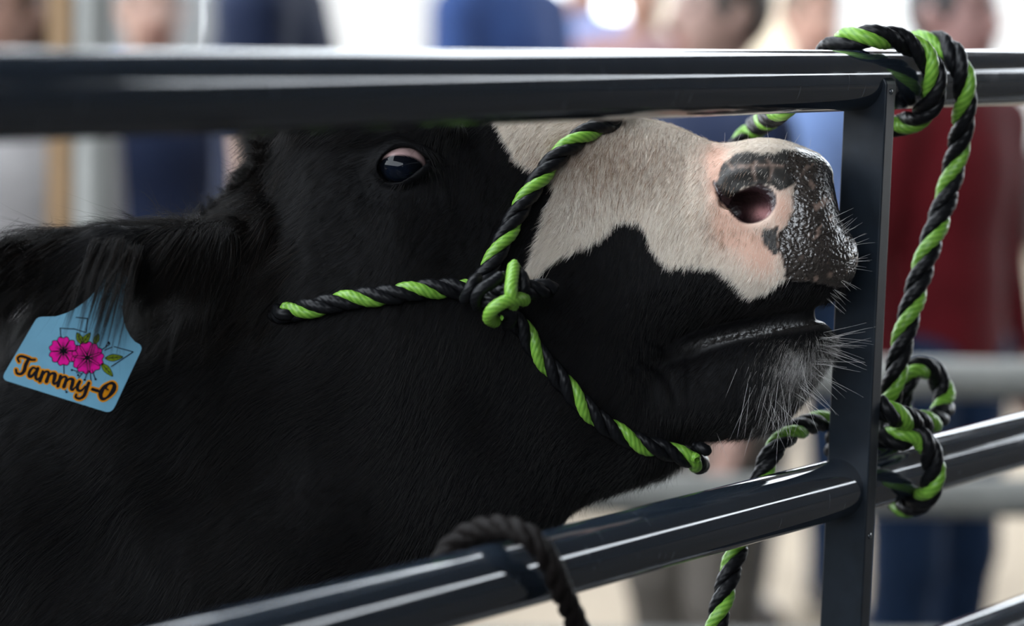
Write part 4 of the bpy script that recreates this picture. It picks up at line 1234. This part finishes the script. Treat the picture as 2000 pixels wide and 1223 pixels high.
for a, b_, w in (((205, 700), (239, 697), 7.5), ((198, 710), (220, 735), 7), ((160, 672), (150, 650), 7), ((160, 672), (176, 650), 7), ((184, 672), (192, 652), 6)):
    flat('printed_leaf', leaf(a, b_, w), hh, pr_green); a, b_ = np.array(a, float), np.array(b_, float); d = b_ - a
    L_ = leaf(a, b_, w); ln.append(([tuple(p) for p in np.vstack([L_, L_[:1]])], [1.1])); ln.append(([tuple(a), tuple(b_)], [1.2]))
    n_2 = np.array([-d[1], d[0]]) / np.linalg.norm(d)
    for t in (.35, .6):
        for sg in (-1, 1): ln.append(([tuple(a + d * t), tuple(a + d * (t + .15) + sg * n_2 * w * .5)], [.7]))
for (cx, cy, L_, ph) in ((124, 686, 28, .5), (171, 699, 31, .1)):
    for i in range(6 if cx < 150 else 7):
        an = ph + i * 2 * math.pi / (6 if cx < 150 else 7); hrt = heart(cx, cy, an, L_, L_ * .78)
        flat('printed_petal', hrt, .00016, pr_pink); ln.append(([tuple(p) for p in np.vstack([hrt, hrt[:1]])], [1.5]))
        for da in (-.16, 0, .16): ln.append(([(cx + 5 * math.cos(an + da), cy + 5 * math.sin(an + da)), (cx + L_ * .62 * math.cos(an + da), cy + L_ * .62 * math.sin(an + da))], [1.3, .5]))
    ln.append(([(cx - 1, cy), (cx + 1, cy)], [9]))
for p in ([(147, 643), (117, 641), (119, 660)], [(222, 677), (259, 687), (217, 716)], [(143, 642), (168, 650), (170, 622), (148, 620)], [(125, 712), (127, 760), (131, 766)],
          [(172, 724), (166, 742)], [(176, 724), (178, 744)], [(180, 722), (186, 740)], [(164, 726), (154, 738)], [(144, 723), (152, 726)],
          [(200, 682), (214, 672)], [(204, 684), (218, 678)], [(206, 676), (212, 667)], [(160, 730), (150, 728)]):
    for a, b_ in zip(p[:-1], p[1:]): ln.append(([a, b_], [1.8]))
for c in ((141, 723), (187, 741), (131, 766), (153, 733), (212, 670), (166, 742)): ln.append(([(c[0] - .5, c[1]), (c[0] + .5, c[1])], [4]))
printed('line_drawing', ln, .00024, 0, pr_black, 'black ink lines of the flowers')

# ================================================================== PEOPLE AND THINGS BEHIND
class Field:
    def __init__(s, lo, hi, h):
        s.ax = [np.arange(lo[i], hi[i] + h, h) for i in range(3)]
        s.f = np.full([len(a) for a in s.ax], 9.0, np.float32); s.h = h

    def _op(s, fun, a, b, r, k, cut=False):
        bx = []
        for i in range(3):
            l, u = min(a[i], b[i]) - r - k - .05, max(a[i], b[i]) + r + k + .05
            i0 = min(max(0, np.searchsorted(s.ax[i], l) - 1), len(s.ax[i]) - 1); i1 = max(i0 + 1, min(len(s.ax[i]), np.searchsorted(s.ax[i], u) + 1)); bx.append(slice(i0, i1))
        bx = tuple(bx); g = fun(s.ax[0][bx[0]][:, None, None], s.ax[1][bx[1]][None, :, None], s.ax[2][bx[2]][None, None, :]).astype(np.float32)
        s.f[bx] = smax(s.f[bx], -g, k) if cut else smin(s.f[bx], g, k)

    def cone(s, a, b, ra, rb=None, k=.03, flat=(1, 1, 1), cut=False):
        rb = ra if rb is None else rb; s._op(lambda x, y, z: cone(x, y, z, a, b, ra, rb, flat), a, b, max(ra, rb), k, cut)

    def ell(s, c, r, k=.03, cut=False): s._op(lambda x, y, z: ell(x, y, z, c, r), c, c, max(r), k, cut)

    def mesh(s, clip=None):
        f = s.f
        if clip is not None: f = np.maximum(f, clip(s.ax[0][:, None, None], s.ax[1][None, :, None], s.ax[2][None, None, :]).astype(np.float32))
        v, q = surface_nets(f, *s.ax); return laplace(v, q, 2), q


def person(name_label, px, d, H, yaw, shirt, legs, hair, skin=(.42, .24, .17), sleeve='long', pose='down', hat=None, girth=1.0, stoop=0.0, hairlen=0.0, group=None):
    base = P(px, 600, d); base[2] = 0
    root = empty('person', base); tag(root, name_label, 'person', group)
    s = H / 1.72; g = girth
    sh = [(-.185 * g, 0, 1.40), (.185 * g, 0, 1.40)]
    if pose == 'down': el = [(-.235 * g, .02, 1.12), (.235 * g, .02, 1.12)]; wr = [(-.235 * g, -.05, .88), (.235 * g, -.05, .88)]
    elif pose == 'crossed': el = [(-.23, -.02, 1.13), (.23, -.02, 1.13)]; wr = [(.02, -.20, 1.16), (-.04, -.19, 1.10)]
    elif pose == 'forward': el = [(-.23, -.03, 1.13), (.23, -.03, 1.13)]; wr = [(-.16, -.27, 1.15), (.16, -.27, 1.12)]
    elif pose == 'forearm': el = [(-.21, -.02, 1.10), (.21, -.02, 1.10)]; wr = [(-.14, -.27, 1.02), (.14, -.27, 1.02)]
    else: el = [(-.27, .05, 1.14), (.27, .05, 1.14)]; wr = [(-.19, -.08, .98), (.19, -.08, .98)]
    hip = [(-.09, 0, .90), (.09, 0, .90)]; kn = [(-.105, -.03, .49), (.115, -.01, .49)]; an = [(-.11, .02, .09), (.13, .03, .09)]
    lo, hi = (-.42, -.42, -.02), (.42, .26, 1.78)
    def torso(F_, e):
        F_.ell((0, 0, 1.29), (.165 * g + e, .105 * g + e, .185 + e), .05); F_.ell((0, -.005, 1.06), (.145 * g + e, .10 * g + e, .17 + e), .05)
        F_.ell((0, .01, .93), (.165 * g + e, .115 * g + e, .11 + e), .05); F_.cone((-.12, .01, 1.42), (.12, .01, 1.42), .055 + e, None, .05)
    def arms(F_, e, fore=True):
        for i in (0, 1):
            F_.cone(sh[i], el[i], .052 + e, .041 + e, .03)
            if fore: F_.cone(el[i], wr[i], .040 + e, .027 + e, .012)
    def legs_(F_, e):
        for i in (0, 1):
            F_.cone(hip[i], kn[i], .088 * g + e, .058 + e, .03); F_.cone(kn[i], an[i], .056 + e, .038 + e, .02)
    # body: one continuous figure
    B_ = Field(lo, hi, .0095); torso(B_, 0); arms(B_, 0); legs_(B_, 0)
    B_.cone((0, .01, 1.42), (0, -.01, 1.52), .052, .05, .03)
    B_.ell((0, -.005, 1.625), (.072, .092, .108), .02); B_.ell((0, -.035, 1.565), (.052, .055, .055), .03)
    B_.cone((0, -.094, 1.635), (0, -.112, 1.598), .009, .014, .012)
    for i in (-1, 1):
        B_.ell((i * .030, -.098, 1.637), (.017, .014, .011), .01, True); B_.ell((i * .077, .005, 1.62), (.012, .022, .034), .008)
    B_.ell((0, -.088, 1.565), (.024, .012, .008), .008)
    for i in (0, 1):
        w = np.array(wr[i]); dr = w - np.array(el[i]); dr /= np.linalg.norm(dr); sd = np.cross(dr, [0, 1, .2]); sd /= np.linalg.norm(sd); nn = np.cross(dr, sd)
        pc = w + dr * .05; B_.cone(w, w + dr * .07, .026, .034, .02, (1, 1, 1))
        for j, fl_ in zip(range(4), (.068, .078, .074, .058)):
            a = w + dr * .085 + sd * (.024 * (j - 1.5)); m_ = a + dr * fl_ * .5 + nn * .008; e = m_ + dr * fl_ * .42 + nn * .022
            B_.cone(a, m_, .0095, .0085, .006); B_.cone(m_, e, .0085, .0075, .004)
        t0 = w + dr * .03 - sd * .03; B_.cone(t0, t0 + dr * .04 - sd * .024, .011, .010, .008); B_.cone(t0 + dr * .04 - sd * .024, t0 + dr * .065 - sd * .024, .010, .008, .004)
    for i in (0, 1): a = np.array(an[i]); B_.cone(a + (0, .02, -.045), a + (0, -.14, -.06), .042, .035, .03, (1, 1, .75))
    R_ = Matrix.Rotation(yaw, 4, 'Z'); Mx = Matrix.Translation(Vector(base)) @ R_ @ Matrix.Scale(s, 4)
    def put(nm, F_, mt, clip=None, col=None, label=None):
        v, q = F_.mesh(clip)
        if stoop: v[:, 1] -= stoop * np.clip(v[:, 2] - .95, 0, 1) ** 1.3
        o = mesh_obj(nm, v, q, mt)
        o.parent = root; o.matrix_parent_inverse = Matrix.Translation(-root.location) @ Mx
        if label: o['label'] = label
        if col is not None:
            c = np.tile(np.array(list(skin) + [1.0]), (len(v), 1)); c = col(v, c); at = o.data.attributes.new('skin_colour', 'FLOAT_COLOR', 'POINT'); at.data.foreach_set('color', c.astype(np.float32).ravel())
        return o
    def paint_face(v, c):
        li = np.exp(-((v[:, 0] / .026) ** 2 + ((v[:, 2] - 1.565) / .008) ** 2)) * (v[:, 1] < -.06)
        c[:, :3] += (np.array([.35, .10, .09]) - c[:, :3]) * li[:, None]
        br = np.exp(-(((np.abs(v[:, 0]) - .03) / .018) ** 2 + ((v[:, 2] - 1.655) / .005) ** 2)) * (v[:, 1] < -.05)
        c[:, :3] += (np.array(hair[:3]) - c[:, :3]) * br[:, None]
        return c
    put('body', B_, m_skin, col=paint_face)
    T_ = Field(lo, hi, .0115); torso(T_, .014); arms(T_, .012, sleeve == 'long')
    T_.cone((0, .01, 1.44), (0, 0, 1.475), .062, .058, .02)
    def clip_t(x, y, z):
        c = .90 - z + 0 * x + 0 * y; c = np.maximum(c, z - 1.485 + 0 * c)
        if sleeve == 'short': c = np.maximum(c, np.minimum(1.20 - z, np.abs(x) - .0) * 0 + np.where((np.abs(x) > .195 * g) & (z < 1.19), .02, -.02))
        return c
    put('shirt', T_, shirt, clip_t)
    L_ = Field(lo, hi, .0115); legs_(L_, .016); L_.ell((0, .01, .93), (.175 * g, .125 * g, .10), .04)
    put('trousers', L_, legs, lambda x, y, z: np.maximum(.06 - z, z - .985) + 0 * x + 0 * y)
    S_ = Field(lo, (.42, .26, .2), .009)
    for i in (0, 1): a = np.array(an[i]); S_.cone(a + (0, .03, -.045), a + (0, -.155, -.055), .052, .044, .03, (1, 1, .85)); S_.cone(a + (0, 0, -.02), a + (0, 0, .05), .050, .050, .02)
    put('shoe', S_, m_boot, lambda x, y, z: np.maximum(z - .15, .002 - z) + 0 * x + 0 * y, label='pair of dark boots')
    Hh = Field((-.2, -.25, 1.35), (.2, .25, 1.8), .009); Hh.ell((0, .012, 1.645), (.083, .098, .105), .01)
    if hairlen: Hh.cone((0, .06, 1.62), (0, .075, 1.62 - hairlen), .07, .06, .04, (1.1, .7, 1))
    put('hair', Hh, mat('hair_colour', tuple(hair) + (1,), .55, noise=(40, .3)), lambda x, y, z: np.maximum(-(y + .055 + np.maximum(0, z - 1.66) * .9), (1.53 - hairlen) - z) + 0 * x)
    for i in (-1, 1):
        mb = MB(); mb.tube([(i * .030, -.080 - q, 1.637) for q in (0, .004, .009, .011)], [.010, .011, .007, .001], 12)
        o = mb.build('eye', m_eye); o.parent = root; o.matrix_parent_inverse = Matrix.Translation(-root.location) @ Mx
    if hat is not None:
        mb = MB(); t = np.linspace(0, 1, 14)
        mb.tube([(0, .005, 1.665 + .085 * q) for q in t], [.093 * math.sqrt(max(1 - (q * .97) ** 2.6, .02)) for q in t], 28)
        n_ = 20; v = []
        for a in np.linspace(-1.1, 1.1, n_):
            for r_ in (.085, .15): v.append((r_ * math.sin(a) * .95, -r_ * math.cos(a) * 1.08 + .005, 1.672 - (.012 if r_ > .1 else 0)))
        k = len(v); v += [(a, b, c + .006) for a, b, c in v]
        fs = [(2 * i, 2 * i + 1, 2 * i + 3, 2 * i + 2) for i in range(n_ - 1)] + [(k + 2 * i, k + 2 * i + 2, k + 2 * i + 3, k + 2 * i + 1) for i in range(n_ - 1)] + \
             [(2 * i + 1, 2 * i + 1 + k, 2 * i + 3 + k, 2 * i + 3) for i in range(n_ - 1)]
        mb.add(v, fs); o = mb.build('cap', hat); o.parent = root; o.matrix_parent_inverse = Matrix.Translation(-root.location) @ Mx
    return root


m_skin = mat('skin', rough=.5); a_ = m_skin.node_tree.nodes.new('ShaderNodeAttribute'); a_.attribute_name = 'skin_colour'
m_skin.node_tree.links.new(a_.outputs['Color'], m_skin.node_tree.nodes['Principled BSDF'].inputs['Base Color'])
m_boot = mat('boot_leather', (.03, .02, .015, 1), .5); m_eye = mat('dark_eye', (.02, .012, .01, 1), .1)
cl = lambda n, c, r=.85: mat(n, tuple(c) + (1,), r, spec=.2, noise=(14, .12), bump=(60, .3))
c_red, c_jean, c_navy, c_lblue = cl('red_cloth', (.11, .006, .010)), cl('denim', (.014, .032, .075)), cl('navy_cloth', (.010, .016, .040)), cl('light_blue_cloth', (.22, .33, .62))
c_taupe, c_white, c_royal, c_blue, c_peri = cl('taupe_cloth', (.12, .105, .09)), cl('white_cloth', (.26, .25, .25)), cl('royal_blue_cloth', (.015, .05, .17)), cl('mid_blue_cloth', (.03, .06, .17)), cl('periwinkle_cloth', (.16, .19, .45))
c_cream = cl('cream_cloth', (.7, .62, .5)); c_rose = cl('rose_cloth', (.36, .22, .22))

person('person in a red jacket and blue jeans behind the hanging rope at the right', 1834, 5.0, 1.70, .75, c_red, c_jean, (.02, .014, .012), (.30, .16, .14), pose='down', girth=1.0)
person('person in navy shirt and taupe trousers seen above and below the muzzle', 1385, 4.7, 1.69, -1.15, c_navy, c_taupe, (.07, .05, .04), (.33, .20, .16), pose='down')
person('person in a light blue shirt and dark jeans just left of the gate upright', 1562, 6.3, 1.68, .3, c_lblue, c_jean, (.12, .07, .04), (.45, .25, .18), pose='down')
person('tall person in a bright blue shirt above the middle of the top rail', 965, 7.0, 1.93, .9, c_blue, c_jean, (.05, .03, .02), pose='forward')
person('tall person in dark navy standing side-on above the eye of the cow', 528, 5.0, 1.93, 1.45, c_navy, c_jean, (.04, .03, .02), (.42, .27, .2), sleeve='short', pose='forearm', girth=.95)
person('person in a navy shirt to the right of the pale post at the left', 288, 5.65, 1.66, .35, c_navy, c_jean, (.10, .06, .04), (.33, .19, .14), pose='down')
person('person in a white shirt cut off by the left edge of the picture', 2, 4.6, 1.66, -.3, c_white, c_taupe, (.10, .05, .03), (.35, .2, .15), pose='crossed', hairlen=.16)
person('person in a royal blue shirt further back to the left of the pale post', 92, 6.6, 1.68, .1, c_royal, c_jean, (.05, .03, .02), pose='down')
person('child in a white cap behind the ear of the cow', 404, 4.45, 1.17, .2, c_peri, c_jean, (.1, .06, .04), pose='down', hat=c_white)
person('short person in a periwinkle shirt with bare folded arms behind the poll of the cow', 470, 6.2, 1.46, .25, c_peri, c_jean, (.08, .05, .03), (.34, .22, .15), sleeve='short', pose='crossed')
person('person in a rose pink shirt far back between the blue and the navy shirts', 1235, 8.0, 1.75, 0, c_rose, c_jean, (.06, .04, .03), pose='down')
person('person in a pale blue shirt far back beside the one in bright blue', 1122, 8.8, 1.80, -.2, c_lblue, c_jean, (.12, .08, .05), pose='crossed')

# ---- pale post with a board nailed to its side
pb = P(181, 600, 4.2); pb[2] = 0
post = empty('post', pb); tag(post, 'pale grey round post with a golden board on its left side behind the ear', 'post')
mb = MB(); mb.tube([(pb[0], pb[1], z_) for z_ in (0, .02, 1.5, 3.2)], [.05, .036, .034, .034], 40); mb.build('pole', mat('pale_grey_paint', (.25, .25, .235, 1), .5, noise=(8, .1)), post)
mb = MB(); mb.box((pb[0] - .056, pb[1] + .01, .80), (.020, 0, 0), (0, .035, 0), (0, 0, .80)); mb.box((pb[0] - .056, pb[1] + .01, .81), (.014, 0, 0), (0, .03, 0), (0, 0, .80)); mb.build('board', mat('golden_wood', (.27, .165, .08, 1), .6, noise=(12, .2)), post, False)

# ---- low galvanised fence
fz = mat('galvanised_pipe', (.22, .22, .205, 1), .55, metal=.15, noise=(20, .12))
fb = P(1300, 600, 3.9); fb[2] = 0
fence = empty('pipe_fence', fb); tag(fence, 'low galvanised pipe fence crossing behind the gate and the cow', 'fence')
fd = P(2000, 600, 3.95) - P(1300, 600, 3.9); fd[2] = 0; fd /= np.linalg.norm(fd)
for z_ in (1.017, .82, .56, .28):
    mb = MB(); mb.tube([fb + fd * q + np.array([0, 0, z_]) for q in np.linspace(-2.4, 2.2, 24)], 0.033, 28); mb.build('rail', fz, fence)
for q in (-2.4, -1.2, 1.35, 2.2):
    mb = MB(); mb.tube([fb + fd * q + np.array([0, 0, z_]) for z_ in (0, .5, 1.06, 1.08)], [.034, .034, .034, .02], 28); mb.build('fence_post', fz, fence)

# ---- white trailers in the sun beyond the yard
m_tr = mat('white_trailer_paint', (.80, .80, .80, 1), .4, noise=(2, .04)); m_tyre = mat('tyre_rubber', (.02, .02, .02, 1), .8)
m_gl = mat('dark_window_glass', (.03, .04, .05, 1), .08); m_tr2 = mat('cream_trailer_paint', (.70, .62, .50, 1), .5, noise=(2, .05))
def trailer(px0, px1, d, h, mt, label):
    a = P(px0, 300, d); b_ = P(px1, 300, d + .6); a[2] = b_[2] = 0; c = (a + b_) / 2; L = np.linalg.norm(b_ - a) / 2; dx = (b_ - a) / (2 * L); dy = np.array([-dx[1], dx[0], 0])
    r = empty('trailer', c); tag(r, label, 'trailer')
    mb = MB(); mb.box(c + dy * 1.1 + np.array([0, 0, .55 + h / 2]), dx * L, dy * 1.1, np.array([0, 0, h / 2])); mb.build('trailer_body', mt, r, False, .08)
    for q in (-.45, -.2, .45):
        mb = MB(); mb.box(c + dx * L * q + np.array([0, 0, .55 + h * .66]) - dy * .004, dx * .22, dy * .02, np.array([0, 0, .20])); mb.build('window', m_gl, r, False, .01)
    for q in (-.15, .12):
        mb = MB(); w = c + dx * L * q + dy * .05 + np.array([0, 0, .36]); mb.tube([w - dy * .08, w - dy * .06, w + dy * .15, w + dy * .17], [.30, .36, .36, .30], 28); mb.build('wheel', m_tyre, r)
    mb = MB(); mb.box(c + dy * 1.1 + np.array([0, 0, .5]), dx * (L + .7), dy * .5, np.array([0, 0, .05])); mb.build('chassis', m_tyre, r, False)
trailer(560, 1010, 17, 2.6, m_tr, 'long white trailer standing in the sun behind the top rail')
trailer(1450, 1760, 19, 2.5, m_tr2, 'cream trailer in the sun beyond the person in light blue')
trailer(1870, 2300, 16, 2.6, m_tr, 'white trailer at the right beyond the person in red')

trailer(-420, 420, 20, 2.9, mat('grey_shed_paint', (.16, .17, .18, 1), .6, noise=(2, .1)), 'grey shed shape added far back at the left behind the pale post to dim the background')  # added grey building, made from trailer parts, to darken the bright background
